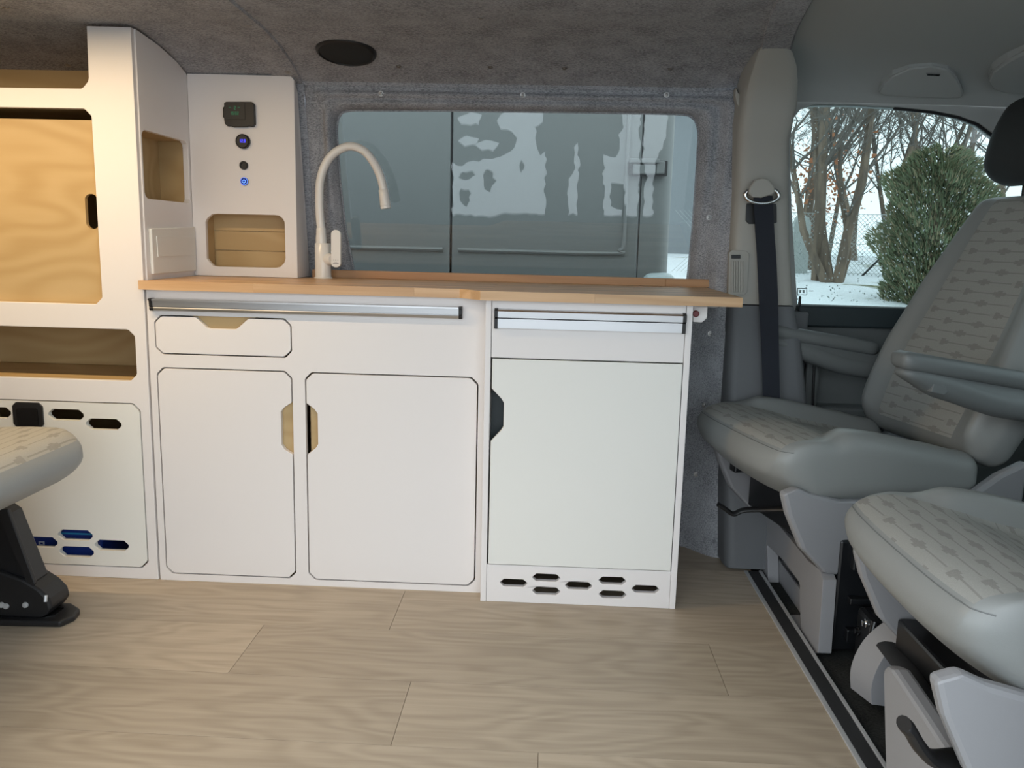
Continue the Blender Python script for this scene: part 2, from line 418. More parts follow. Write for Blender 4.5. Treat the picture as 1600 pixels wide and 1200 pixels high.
def outer(p):
    dx, dz = p.x-cxw, p.z-czw; t = 1e9
    if dx > 0: t = min(t, (XR-cxw)/dx)
    if dx < 0: t = min(t, (XL-cxw)/dx)
    if dz > 0: t = min(t, (ZT-czw)/dz)
    if dz < 0: t = min(t, (ZB-czw)/dz)
    return cxw+dx*t, czw+dz*t
TS = [0, .03, .07, .12, .18, .25, .32, .40, .48, .56, .64, .72, .80, .88, .94, 1]
loops = []
for t in TS:
    lp = []
    for i, p in enumerate(ring0):
        ox, oz = outer(p); x = p.x+(ox-p.x)*t; z = p.z+(oz-p.z)*t; yw = wally(x, z)
        prof = lerp_tab([(0, GL-.004), (.03, GL-.02), (.07, .008), (.14, -.004), (.26, -.006), (.42, .008), (.58, -.006), (.8, .004), (.94, 0), (1, .006)], t)
        side = smooth01((abs(x-cxw)-.42)/.12)
        fold = .010*side*math.sin(x*120+z*5+1.3*math.sin(z*9))*math.sin(math.pi*min(1, t*1.1))
        top = .004*smooth01((z-1.22)/.06)*math.sin(z*150)
        lp.append((x, yw+prof+fold+top*(t > .1), z))
    loops.append(lp)
mb = MB().loft(loops, caps=False)
mb.box((-2.25, 2.47, 0), (XL, 2.49, 1.36))
mb.loft([[(XL+.0, wally(XL, z)+.004, z) for z in (.6, .8, 1.0, 1.15, 1.25, 1.31, 1.33)], [(-2.25, wally(-2, z)+.004, z) for z in (.6, .8, 1.0, 1.15, 1.25, 1.31, 1.33)]], closed=False)
nx = 40
mb.loft([[(XL+(XR-XL)*i/nx, wally(XL+(XR-XL)*i/nx, z)+.004*math.sin(i*1.1), z) for i in range(nx+1)] for z in (-.02, .2, .4, .55, .665)], closed=False)
mb.loft([[(x, 2.352, 1.338), (x, wally(0, 1.314)+.008, 1.312)] for x in (XL, XR)], closed=False)
wall = mb.build('wall_back', 'felt', smooth='all'); struct(wall, 'grey felt lined side wall around the tinted window', 'wall')
# window pane
gy = lambda x, z: wally(0, z)+GL
gp = [(p.x, p.z) for p in ring0]; gp2 = grow(gp, .02)
pane = MB(); pv = [(x, gy(x, z), z) for x, z in gp2]
pane.slab([(x, z, 0) for x, z in gp2], (0, 0, .004)); pane.v = [(v[0], gy(v[0], v[1])+v[2], v[1]) for v in pane.v]
win1 = pane.build('window_1', 'glass_tint'); struct(win1, 'tinted side window pane above the worktop', 'window')
ed = MB(); ed.loft([[(p.x, gy(p.x, p.z)-.0035, p.z) for p in ring0], [(cxw+(p.x-cxw)*.993, gy(p.x, p.z)-.0035, czw+(p.z-czw)*.986) for p in ring0], [(cxw+(p.x-cxw)*.993, gy(p.x, p.z)-.0005, czw+(p.z-czw)*.986) for p in ring0]], caps=False)
ed.build('glass_edge', 'felt', win1)

# screws of headliner and wall
scr = MB().lathe([(.0075, 0), (.0075, .0008), (.0042, .0010), (.0040, .0018), (.003, .0024), (.0001, .0026)], n=14).build('screw', 'chrome', None, smooth=True)
SCR = scr.data; SCR.materials[0] = M['screwm']; bpy.data.objects.remove(scr)
def screw(p, nrm, parent):
    o = bpy.data.objects.new('screw', SCR); COL.objects.link(o); o.parent = parent
    o.matrix_local = Matrix.Translation(p) @ Vector((0, 0, 1)).rotation_difference(Vector(nrm)).to_matrix().to_4x4(); return o
fr = lambda p: p.z-roof(p.y)
def roofn(y): d = (roof(y+.02)-roof(y-.02))/.04; return Vector((0, d, -1)).normalized()
for px, py in ((389, 35), (450, 110), (752, 28), (623, 104), (766, 105), (882, 107), (1047, 108), (1231, 33), (106, 102), (10, 12)):
    p = hit(px, py, fr); n = roofn(p.y); screw(p+n*(.006 if px in (389, 450, 1231) else 0), n, ceil)
fw_ = lambda p: p.y-wally(p.x, p.z)
for px, py in ((596, 147), (817, 149), (1041, 149), (1107, 340), (1109, 521), (1100, 632), (1087, 740)):
    p = hit(px, py, fw_); screw(p+Vector((0, -.006, 0)), (0, -1, -.1 if py < 300 else 0), wall)

# B pillar trim
PIL = [(72, 1189, 1236, 1.376), (80, 1184, 1243, 1.368), (100, 1178, 1249, 1.345), (125, 1170, 1251, 1.315), (160, 1162, 1250, 1.268), (190, 1157, 1243, 1.222), (215, 1155, 1237, 1.185), (300, 1150, 1236, 1.05), (390, 1144, 1238, .895), (476, 1140, 1243, .748)]
def pilsec(py, xl, xr, y):
    a = ony(xl, py, y); b = ony(xr, py, y); z = (a.z+b.z)/2
    return [(a.x-.003, y+.13, z), (a.x, y+.03, z), (a.x+.004, y+.010, z), (a.x+.014, y+.001, z), (a.x+.03, y-.001, z), (b.x-.03, y-.001, z), (b.x-.014, y+.001, z), (b.x-.004, y+.010, z), (b.x, y+.03, z), (b.x+.003, y+.17, z)]
def ydepth(py, z): d = ray(1200, py); return (z-CH)/d.z*d.y if abs(z-CH) > .08 else None
secs = []
for py, xl, xr, z in PIL:
    y = ydepth(py, z); 
    if y is None or py > 250: y = lerp_tab([(250, 2.30), (300, 2.325), (390, 2.335), (476, 2.335)], py)
    secs.append(pilsec(py, xl, xr, y))
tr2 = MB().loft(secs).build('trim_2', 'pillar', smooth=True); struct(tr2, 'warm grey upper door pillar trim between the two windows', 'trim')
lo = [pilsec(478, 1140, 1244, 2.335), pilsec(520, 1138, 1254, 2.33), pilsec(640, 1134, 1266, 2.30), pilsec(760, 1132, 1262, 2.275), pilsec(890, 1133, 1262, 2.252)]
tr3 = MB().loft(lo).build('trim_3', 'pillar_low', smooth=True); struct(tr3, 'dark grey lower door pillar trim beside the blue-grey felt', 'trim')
# pillar details: slider cover, vent grille, hook
def plate(pts, y, th, name, m, parent, bevel=.002):
    P = [ony(px, py, y) for px, py in pts]
    return MB().slab(P, (0, th, 0)).build(name, m, parent, bevel=bevel)
plate([(1180, 296), (1180, 232), (1184, 225), (1193, 225), (1197, 232), (1197, 296)], 2.322, .012, 'height_slider_cover', 'pillar', tr2)
plate([(1166, 288), (1214, 288), (1214, 348), (1206, 350), (1170, 350), (1165, 345)], 2.326, .012, 'slider_recess', 'black', tr2)
vf = plate([(1139, 395), (1143, 391), (1166, 392), (1171, 397), (1168, 456), (1163, 461), (1138, 461)], 2.328, .02, 'vent_frame', 'pillar', tr2)
plate([(1141, 407), (1165, 408), (1163, 457), (1141, 457)], 2.3265, .003, 'vent_backing', 'pillar', vf, 0)
for k in range(6):
    x0 = 1143+k*3.7
    plate([(x0, 408), (x0+2.3, 408), (x0+2.0, 456), (x0-.3, 456)], 2.3225, .004, 'vent_slat', 'pillar', vf, 0)
plate([(1143, 398), (1157, 398), (1157, 404), (1143, 404)], 2.3235, .006, 'vent_button', 'black', vf, .001)
hk = [ony(px, py, 2.30) for px, py in ((1150, 136), (1154, 146), (1162, 148), (1163, 156), (1159, 170), (1152, 163), (1149, 150))]
MB().slab(hk, (0, .03, 0)).build('coat_hook', 'pillar', tr2, bevel=.003)

# cab headliner, door frame with window, door card
CR = [(.72, 1.36), (.9, 1.41), (1.75, 1.418), (2.0, 1.410), (2.12, 1.400), (2.22, 1.384), (2.30, 1.362), (2.36, 1.335), (2.405, 1.296)]
def croof(y, x=.7): return lerp_tab(CR, y)-.02*max(0, x-1.0)
cy = [.72, .8, .9, 1.2, 1.5, 1.75, 1.9, 2.0, 2.06, 2.12, 2.17, 2.22, 2.26, 2.30, 2.33, 2.36, 2.385, 2.405]
cl = MB().loft([[(xx(y), y, croof(y, xx(y))) for y in cy] for xx in (lambda y: xfront(y)-.001, lambda y: .8, lambda y: 1.1, lambda y: 1.45, lambda y: 1.75)], closed=False)
cl.loft([[(xfront(y)-.001, y, croof(y)) for y in cy], [(xfront(y)-.001, y, min(roof(y), croof(y))-.001) for y in cy]], closed=False)
cab = cl.build('ceiling', 'headliner', smooth='all'); struct(cab, 'smooth grey headliner over the driver cab', 'ceiling')
def cabw(z): return 2.51-(z-.73)*.185
fc = lambda p: p.y-cabw(p.z)
cw = [hit(px, py, fc) for px, py in ((1246,478),(1241,400),(1237,330),(1235,260),(1235,215),(1240,185),(1252,169),(1272,163),(1330,163),(1400,167),(1460,173),(1500,181),(1530,192),(1560,214),(1620,275),(1700,370),(1770,470),(1772,482),(1500,483))]
hole = [(p.x, p.z) for p in cw]
zt_ = 1.312
cwp = MB().prism([(.64, .70), (1.9, .70), (1.9, zt_-.03), (1.4, zt_-.012), (.64, zt_)], 'y', 0, .05, [hole])
cwp.v = [(x, cabw(z)+y, z) for x, y, z in cwp.v]
dr1 = cwp.build('door_1', 'headliner', smooth=True); struct(dr1, 'grey cab door with window behind the driver seat', 'door')
w2 = MB().prism(grow(hole, .012), 'y', .020, .024); w2.v = [(x, cabw(z)+y, z) for x, y, z in w2.v]
win2 = w2.build('window_2', 'glass_clear'); struct(win2, 'wet clear side window of the cab door', 'window')
seal = MB(); 
top_i = hole[9:15]
for (a, b), (c, d) in zip(top_i, top_i[1:]): seal.tube([(a, cabw(b)+.012, b), (c, cabw(d)+.012, d)], .007, 6)
seal.build('window_seal', 'rubberseal', dr1)
# drops of melt water on the outer face
dm = MB(); rr = random.Random(3)
def inside(x, z):
    c = False
    for (x1, z1), (x2, z2) in zip(hole, hole[1:]+hole[:1]):
        if (z1 > z) != (z2 > z) and x < (x2-x1)*(z-z1)/(z2-z1)+x1: c = not c
    return c
streak = [rr.uniform(.70, 1.28) for _ in range(13)]
octv = [(1,0,0),(-1,0,0),(0,1,0),(0,-1,0),(0,0,1),(0,0,-1)]; octf = [(0,2,4),(2,1,4),(1,3,4),(3,0,4),(2,0,5),(1,2,5),(3,1,5),(0,3,5)]
cnt = 0
while cnt < 620:
    x = rr.choice(streak)+rr.gauss(0, .006) if rr.random() < .6 else rr.uniform(.68, 1.3); z = rr.uniform(.75, 1.27) if rr.random() < .4 else .75+.5*rr.random()**1.4
    if not inside(x, z): continue
    r = rr.uniform(.0012, .0028); cnt += 1
    dm.add([(x+a*r, cabw(z)+.0245+b*r*.7, z+c*r*1.2) for a, b, c in octv], octf)
dd = dm.build('water_drops', 'drop', win2, smooth='all'); dd['kind'] = 'stuff'
# printed glass mark in the lower corner
mk = MB()
for (px, py, ww, hh) in ((1246, 450, 14, 1.2), (1246, 460, 14, 1.2), (1246, 450, 1.2, 11), (1260, 450, 1.2, 11), (1264, 454, 7, 1.2), (1249, 453, 3, 5), (1254, 453, 3, 5)):
    P = [hit(px+a, py+b, lambda p: p.y-cabw(p.z)-.0185) for a, b in ((0, 0), (ww, 0), (ww, hh), (0, hh))]
    mk.slab(P, (0, .001, 0))
mk.build('glass_marking', 'glassedge', win2)
pn = ony(1249, 478, 2.495); MB().lathe([(.0045, 0), (.004, .018), (.003, .024), (.0001, .025)], (pn.x, 2.495, .738), n=12).build('lock_pin', 'black', dr1, smooth=True)
# door card below the window
dc = thing('door_2', 'dark grey cab door card with storage pocket', 'door', (.75, 2.50, 0)); dc['kind'] = 'structure'
q = lambda px, py: ony(px, py, 2.50)
MB().prism([(.66, -.01), (1.85, -.01), (1.85, .70), (.66, .70)], 'y', 2.50, 2.56, [[(1.01, .16), (1.30, .16), (1.30, .60), (1.03, .60)]]).build('card_panel', 'doorcard', dc)
MB().prism([(.735, .675), (1.85, .675), (1.85, .734), (.735, .738)], 'y', 2.475, 2.54).build('window_sill', 'sill', dc, bevel=.006)
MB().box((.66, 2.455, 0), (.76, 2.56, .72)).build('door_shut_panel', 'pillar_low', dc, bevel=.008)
MB().box((.76, 2.44, 0), (.80, 2.52, .62)).build('door_edge_trim', 'doorcard', dc, bevel=.008)
MB().box((1.0, 2.55, .10), (1.32, 2.57, .62)).build('pocket_back', 'doorcard', dc)
MB().box((.80, 2.43, .40), (1.32, 2.51, .445)).build('pocket_lip', 'doorcard', dc, bevel=.01)
MB().tube(catmull([(.778, 2.438, .62), (.783, 2.437, .5), (.79, 2.437, .38), (.795, 2.437, .2)]), .004, 8).build('door_seal_and_gap_shade', 'black', dc, smooth=True)

# flap above the cab window and folded sun visor, both set into the cab headliner
fcr = lambda p: p.z-croof(p.y, p.x)
def onroof(pts, name, m, label, cat, th=.008, gap=True):
    P = [hit(px, py, fcr) for px, py in pts]; c = sum(P, Vector())/len(P)
    n = Vector()
    for a, b in zip(P, P[1:]+P[:1]): n += (a-c).cross(b-c)
    n.normalize(); n = -n if n.z > 0 else n
    P = [p-n*(p-c).dot(n) for p in P]
    t = thing(name, label, cat, c)
    if gap: MB().slab([c+(p-c)*1.03+n*.013 for p in P], -n*.026).build('surround', 'headliner', t)
    MB().slab([p+n*(th+.010) for p in P], -n*.018).build('flap', m, t, bevel=.003)
    return t, c, n
t, c, n = onroof([(1374,136),(1380,122),(1395,110),(1420,101),(1455,98),(1480,102),(1492,112),(1500,128),(1503,140),(1497,146),(1440,144),(1380,141)], 'overhead_flap', 'headliner', 'half oval storage flap above the cab side window', 'storage flap')
P = [hit(px, py, fcr)+n*.0205 for px, py in ((1446,103),(1468,104),(1466,107),(1448,106))]
MB().slab(P, n*.003).build('clip', 'chrome', t)
onroof([(1546,112),(1552,98),(1575,82),(1620,62),(1700,52),(1720,90),(1690,128),(1620,136),(1570,136),(1552,128)], 'sun_visor', 'headliner', 'folded grey sun visor in front of the dark headrest', 'sun visor', th=.012)

# simple far ends of the van: rear wall, near side walls, cab front with windscreen
o = MB().box((-2.28, .70, -.05), (-2.24, 2.50, 1.42)).build('wall_rear', 'felt'); struct(o, 'felt covered rear end of the van', 'wall')
o = MB().box((-2.25, .70, -.05), (-1.02, .74, 1.34)).build('wall_near', 'felt'); struct(o, 'felt covered wall behind the sliding door opening', 'wall')
dw = MB().prism([(.66, 0), (1.8, 0), (1.8, 1.33), (.66, 1.33)], 'y', .70, .74, [[(.76, .74), (1.7, .74), (1.4, 1.26), (.80, 1.28)]]); dw = dw.build('door_3', 'doorcard'); struct(dw, 'passenger side cab door with window opening', 'door')
MB().prism([(.75, .73), (1.71, .73), (1.41, 1.27), (.79, 1.29)], 'y', .715, .72).build('pane', 'glass_clear', dw)
db = thing('dashboard', 'dark grey dashboard below the windscreen', 'dashboard', (2.0, 1.6, 0))
MB().loft([[(x, y, z) for x, z in ((1.62, .30), (1.60, .55), (1.66, .72), (1.80, .78), (2.25, .80), (2.28, .0), (1.9, 0), (1.75, .12))] for y in (.75, 2.50)]).build('panel', 'doorcard', db, bevel=.02)
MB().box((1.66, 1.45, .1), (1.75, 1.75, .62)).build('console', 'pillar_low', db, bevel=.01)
ws = MB().slab([(2.28, .75, .80), (2.28, 2.52, .80), (1.75, 2.42, 1.385), (1.75, .80, 1.385)], (.004, 0, .004)).build('window_3', 'glass_clear'); struct(ws, 'sloping windscreen of the cab', 'window')

# ================================================================== TALL CABINET
tc = thing('tall_cabinet', 'tall white cabinet with birch door and open shelves beside the kitchen unit', 'cabinet', (-1.45, 2.24, 0))
XT0, XT1 = -1.93, -1.005
door_hole = crect(-1.90, -1.112, .722, 1.192, .017)
niche = crect(-1.90, -1.034, .530, .661, .017)
ventP = crect(-1.608, -1.032, .033, .470, .018)
outl = [(XT1, 0), (XT1, 1.379), (-1.111, 1.380), (-1.1135, 1.262), (-1.1165, 1.254), (-1.127, 1.242), (-1.134, 1.238), (XT0, 1.236), (XT0, 0)]
MB().prism(outl, 'y', KY, KY+.015, [door_hole, niche, grow(ventP, .0026)]).build('front_frame', 'white', tc, bevel=.0012)
sidep = [(KY+.015, 0), (2.46, 0), (2.46, .79), (2.42, 1.0), (2.36, 1.30), (2.328, 1.331), (2.275, 1.349), (2.174, 1.368), (2.091, 1.376), (KY+.015, 1.379)]
sh = [(2.058, .999), (2.062, .992), (2.072, .986), (2.085, .985), (2.300, .985), (2.312, .988), (2.318, .996), (2.319, 1.134), (2.315, 1.143), (2.302, 1.150), (2.080, 1.150), (2.070, 1.149), (2.060, 1.142), (2.058, 1.136)]
MB().prism(sidep, 'x', -1.0165, -1.0015, [sh]).build('side_panel', 'white', tc, bevel=.0012)
nb = MB(); nb.box((-1.092, 2.070, .972), (-1.084, 2.329, 1.164)); nb.box((-1.092, 2.0505, .972), (-1.0167, 2.329, .9845)); nb.box((-1.092, 2.0505, 1.1505), (-1.0167, 2.329, 1.164)); nb.box((-1.092, 2.3195, .972), (-1.0167, 2.329, 1.164)); nb.box((-1.084, 2.0505, .972), (-1.0167, 2.0575, 1.164))
nb.build('side_niche', 'birch', tc)
MB().box((XT0, KY+.015, 0), (XT0+.015, 2.44, 1.36)).build('side_panel', 'white', tc)
# birch sliding door with hand hole
hh = [(-1.1355+.0165*math.cos(a)*1.0, .950+.0265*(1 if math.sin(a) > 0 else -1)+.0165*math.sin(a)) for a in [i*math.pi/12+.001 for i in range(24)]]
dd = MB().prism([(-1.912, .70), (-1.096, .70), (-1.096, 1.168), (-1.912, 1.168)], 'y', KY+.019, KY+.031, [hh]).build('birch_door', 'birch', tc); dd['label'] = 'birch plywood sliding door with oval hand hole'
# interior boards
for nm, a, b in (('shelf', (XT0+.015, KY+.04, 1.195), (-1.018, 2.33, 1.215)), ('back_panel', (XT0+.015, 2.33, .48), (-1.018, 2.345, 1.34)), ('shelf', (XT0+.015, KY+.016, .664), (-1.018, 2.33, .679)), ('shelf', (XT0+.015, KY+.016, .514), (-1.018, 2.33, .529)), ('niche_back', (XT0+.015, 2.28, .53), (-1.018, 2.29, .664)), ('inner_floor', (XT0+.015, KY+.016, .002), (-1.018, 2.43, .012)), ('inner_back', (XT0+.015, 2.43, .012), (-1.018, 2.44, .51))):
    MB().box(a, b).build(nm, 'birch', tc)
sl = [slot(-1.2245, .437, .093, .029, .011), slot(-1.127, .4155, .093, .029, .011), slot(-1.4155, .437, .093, .029, .011), slot(-1.513, .4155, .093, .029, .011),
      slot(-1.317, .0915, .092, .029, .011), slot(-1.2215, .1145, .093, .029, .011), slot(-1.221, .0685, .093, .029, .011), slot(-1.125, .090, .091, .029, .011), slot(-1.4145, .1145, .093, .029, .011), slot(-1.4145, .0685, .093, .029, .011), slot(-1.511, .09, .093, .029, .011)]
vp = MB().prism(ventP, 'y', KY-.001, KY+.014, sl).build('vent_panel', 'cream', tc, bevel=.001); vp['label'] = 'cream white access panel with slotted vents'
lt = MB().prism(crect(-1.362, -1.283, .400, .467, .010), 'y', KY-.006, KY+.016).build('latch', 'black', vp, bevel=.003); lt['label'] = 'black push latch'
MB().prism(crect(-1.350, -1.295, .40, .452, .004), 'y', KY-.0085, KY-.005).build('latch_paddle', 'black_gloss', vp, bevel=.002)
# light switch plate on the side panel
sp_ = MB().prism([(2.068, .799), (2.326, .799), (2.327, .921), (2.066, .912)], 'x', -1.0015, -.993).build('socket_plate', 'cream', tc, bevel=.003); sp_['label'] = 'cream blank socket plate with hinged cover'
MB().prism([(2.091, .842), (2.312, .842), (2.314, .893), (2.089, .893)], 'x', -.9932, -.9905).build('socket_cover', 'cream', sp_, bevel=.0012)
for k in range(3): MB().box((-.9932, 2.175, .9005+k*.004), (-.9924, 2.215, .902+k*.004)).build('embossed_mark', 'ink' if k < 0 else 'cream', sp_)
# blue battery behind the slots
bt = thing('battery', 'blue battery case seen through the slots of the vent panel', 'battery', (-1.30, 2.13, .012))
MB().box((-1.46, 2.075, .012), (-1.175, 2.22, .20)).build('case', 'blue', bt, bevel=.004)
MB().box((-1.46, 2.0735, .1010), (-1.175, 2.0755, .1055)).build('stripe', 'cyan', bt)
for k in range(2):
    x = -1.366+k*.026
    b = MB(); b.prism([(x-.008, .0665), (x+.008, .0665), (x+.008, .0775), (x-.008, .0775)], 'y', 2.0735, 2.0755, [[(x-.004, .0695), (x+.004, .0695), (x+.004, .0745), (x-.004, .0745)]]); b.build('printed_icon', 'icon', bt)

# ================================================================== CONTROL TOWER
TY = 2.330
tw = thing('control_cabinet', 'white control cabinet with displays and open niche standing on the worktop', 'cabinet', (-.86, 2.40, WT))
T = lambda px, py: ((lambda p: (p.x, p.z))(ony(px, py, TY)))
tn = [T(*p) for p in ((323,404),(327,409),(333,415),(340,416.5),(430,418.5),(438,417),(444,411),(446,404),(444.5,347),(442,342),(436,337),(428,336),(338,334),(331,335),(323.5,341.5),(321,347))]
xr_b, xr_t = T(465, 436)[0], T(457, 121)[0]
MB().prism([(-1.0008, WT+.001), (xr_b, WT+.001), (xr_t+.004, 1.318), (xr_t-.004, 1.328), (xr_t-.03, 1.329), (-1.0008, 1.331)], 'y', TY, TY+.015, [tn]).build('front_panel', 'white', tw, bevel=.0012)
sd = MB(); sd.slab([(xr_b-.015, TY+.015, WT+.001), (xr_b-.015, 2.452, WT+.001), (xr_t-.012, 2.365, 1.29), (xr_t-.015, TY+.015, 1.325)], (.015, 0, 0)); sd.build('side_panel', 'white', tw)
nx0, nx1 = min(p[0] for p in tn), max(p[0] for p in tn); nz0, nz1 = min(p[1] for p in tn), max(p[1] for p in tn)
for k in range(3):
    za_, zb_ = nz0-.01+(nz1-nz0+.02)*k/3, nz0-.01+(nz1-nz0+.02)*(k+1)/3; yk = TY+.070-.004*k
    MB().box((nx0-.008, yk, za_+.0004), (nx1+.008, yk+.008, zb_-.0004)).build('back_board', 'birch', tw)
for z in (nz0-.011, nz1+.001): MB().box((nx0-.008, TY+.0155, z), (nx1+.008, TY+.069, z+.010)).build('niche_shelf', 'birch', tw)
for x in (nx0-.009, nx1+.001): MB().box((x, TY+.0155, nz0-.0005), (x+.008, TY+.0615, nz1+.0005)).build('niche_side', 'birch', tw)
ct = lambda px, py: ony(px, py, TY-.012)
pc = MB().prism([(p.x, p.z) for p in [ct(*q) for q in ((350,161),(353,159),(393,159),(397,163),(398,194),(395,198),(387,197),(386,198.5),(363,198.5),(362,196.5),(355,197),(351,193),(350,184),(348,183),(348,168),(350,167))]], 'y', TY-.013, TY).build('control_unit', 'black', tw, bevel=.002); pc['label'] = 'black heater control unit with faint green digits'
a, b = ct(352, 161), ct(383.5, 187); MB().box((a.x, TY-.0145, b.z), (b.x, TY-.0125, a.z)).build('screen', 'black', pc)
SEG = {'0': 'abcdef', '1': 'bc', '2': 'abged', '3': 'abgcd', '5': 'afgcd', '8': 'abcdefg', '9': 'abcdfg', '7': 'abc'}
def digits(txt, x, z, h, y, m, parent, name, bold=.16):
    g = MB(); wd = h*.5; tk = h*bold
    for ch in txt:
        if ch in SEG:
            for s_ in SEG[ch]:
                X0, X1, Z0, Z1 = {'a': (0, wd, h-tk, h), 'g': (0, wd, h/2-tk/2, h/2+tk/2), 'd': (0, wd, 0, tk), 'f': (0, tk, h/2, h), 'b': (wd-tk, wd, h/2, h), 'e': (0, tk, 0, h/2), 'c': (wd-tk, wd, 0, h/2)}[s_]
                g.box((x+X0, y-.0004, z+Z0), (x+X1, y, z+Z1))
        elif ch == '.': g.box((x-h*.1, y-.0004, z), (x-h*.1+tk, y, z+tk))
        elif ch == ':': g.box((x-h*.08, y-.0004, z+h*.25), (x-h*.08+tk, y, z+h*.25+tk)); g.box((x-h*.08, y-.0004, z+h*.65), (x-h*.08+tk, y, z+h*.65+tk))
        elif ch == '-': g.box((x, y-.0004, z+h*.45), (x+wd, y, z+h*.45+tk))
        x += h*.72 if ch not in '.:' else h*.12
    return g.build(name, m, parent)
p = ct(360, 179.5); digits('15:32', p.x, p.z, .0085, TY-.0146, 'led_green', pc, 'clock_digits')
p = ct(364, 171.5); digits('2', p.x+.004, p.z, .0095, TY-.0146, 'led_green', pc, 'mode_symbol')
for px in (358, 372): p = ct(px, 168.5); MB().box((p.x, TY-.015, p.z), (p.x+.006, TY-.0146, p.z+.0015)).build('mode_dash', 'led_green', pc)
p = ct(378.3, 220.5)
vm = MB().lathe([(.0195, 0), (.0195, .010), (.0165, .013), (.016, .0115), (.0001, .0115)], (p.x, TY, p.z), (0, -1, 0)).build('voltmeter', 'black', tw, smooth=True); vm['label'] = 'round black voltmeter with violet blue digits'
digits('12.8', p.x-.0085, p.z-.0035, .0085, TY-.0116, 'led_violet', vm, 'volt_digits')
p = ct(379, 258); b = MB().lathe([(.0115, 0), (.0115, .006), (.0098, .008), (.0075, .008), (.007, .005), (.0001, .005)], (p.x, TY, p.z), (0, -1, 0)).build('socket_outlet', 'black', tw, smooth=True); b['label'] = 'small round black outlet'
p = ct(380, 283); b = MB().lathe([(.0108, 0), (.0108, .005), (.0085, .007), (.0001, .007)], (p.x, TY, p.z), (0, -1, 0)).build('power_button', 'black_gloss', tw, smooth=True); b['label'] = 'round push button with glowing blue power symbol'
g = MB()
arc = [(p.x+.0046*math.sin(a), TY-.0075, p.z+.0046*math.cos(a)) for a in [math.radians(38+i*(284/20)) for i in range(21)]]
g.tube(arc, .0009, 6); g.tube([(p.x, TY-.0075, p.z+.0005), (p.x, TY-.0075, p.z+.0055)], .0009, 6); g.build('power_symbol', 'led_blue', b)
rg = [(p.x+.0093*math.cos(a), TY-.0058, p.z+.0093*math.sin(a)) for a in [2*math.pi*i/24 for i in range(25)]]
MB().tube(rg, .0007, 6).build('glow_ring', 'led_blue', b)

# ================================================================== KITCHEN UNIT
kc = thing('kitchen_cabinet', 'wide white kitchen cabinet with a drawer and two notched doors', 'cabinet', (-.575, 2.24, 0))
drw = crect(-.983, -.635, .601, .700, .017); d1 = crect(-.983, -.636, .018, .568, .017); d2 = crect(-.604, -.167, .017, .567, .017)
MB().prism([(XK0+.0005, 0), (XK1-.0005, 0), (XK1-.0005, WT-.023), (XK0+.0005, WT-.023)], 'y', KY, KY+.015, [drw, d1, d2]).build('front_frame', 'white', kc, bevel=.0012)
for x in (XK0+.001, XK1-.016): MB().box((x, KY+.015, 0), (x+.015, 2.44, WT-.023)).build('side_panel', 'white', kc)
MB().box((XK0+.02, 2.43, 0), (XK1-.02, 2.44, WT-.03)).build('back_panel', 'birch', kc)
MB().box((XK0+.02, KY+.02, .005), (XK1-.02, 2.43, .015)).build('inner_floor', 'birch', kc)
MB().box((XK0+.02, KY+.05, .584), (XK1-.02, 2.43, .590)).build('inner_shelf', 'birch', kc)
def shrink(poly, g): return grow(poly, -g)
G = .0032
def notch_right(poly, x, pts):       # insert notch where the outline runs up its right edge
    out = []; done = False
    for i, p in enumerate(poly):
        out.append(p); q_ = poly[(i+1) % len(poly)]
        if not done and abs(p[0]-q_[0]) < 1e-3 and p[0] > x-.02 and q_[1] > p[1]+.2: out += pts; done = True
    return out
def notch_left(poly, x, pts):
    out = []; done = False
    for i, p in enumerate(poly):
        out.append(p); q_ = poly[(i+1) % len(poly)]
        if not done and abs(p[0]-q_[0]) < 1e-3 and p[0] < x+.02 and q_[1] < p[1]-.2: out += pts; done = True
    return out
def notch_top(poly, pts):
    out = []; done = False; zt = max(p[1] for p in poly)
    for i, p in enumerate(poly):
        out.append(p); q_ = poly[(i+1) % len(poly)]
        if not done and abs(p[1]-zt) < 2e-3 and q_[0] < p[0]-.1: out += pts; done = True
    return out
P1 = shrink(d1, G); xr = max(p[0] for p in P1)
P1 = notch_right(P1, xr, [(xr, .353), (-.659, .365), (-.667, .377), (-.667, .462), (-.660, .473), (xr, .487)])
do1 = MB().prism(P1, 'y', KY-.0005, KY+.0145).build('cabinet_door', 'white', kc, bevel=.0012); do1['label'] = 'white door with handle notch on its right edge'
MB().box((-.690, KY+.0150, .335), (-.6385, KY+.024, .505)).build('notch_backing', 'birch', do1)
P2 = shrink(d2, G); xl = min(p[0] for p in P2)
P2 = notch_left(P2, xl, [(xl, .487), (-.581, .473), (-.573, .462), (-.573, .382), (-.580, .371), (xl, .354)])
do2 = MB().prism(P2, 'y', KY-.0005, KY+.0145).build('cabinet_door', 'white', kc, bevel=.0012); do2['label'] = 'wider white door with handle notch on its left edge'
MB().box((-.595, KY+.0150, .335), (-.552, KY+.024, .505)).build('notch_backing', 'birch', do2)
P3 = shrink(drw, G); zt = max(p[1] for p in P3)
P3 = notch_top(P3, [(-.743, zt), (-.770, .673), (-.777, .669), (-.843, .669), (-.850, .672), (-.877, zt)])
do3 = MB().prism(P3, 'y', KY-.0005, KY+.0145).build('drawer', 'white', kc, bevel=.0012)
MB().box((-.89, KY+.0150, .655), (-.73, KY+.024, .7005)).build('notch_backing', 'birch', do3)
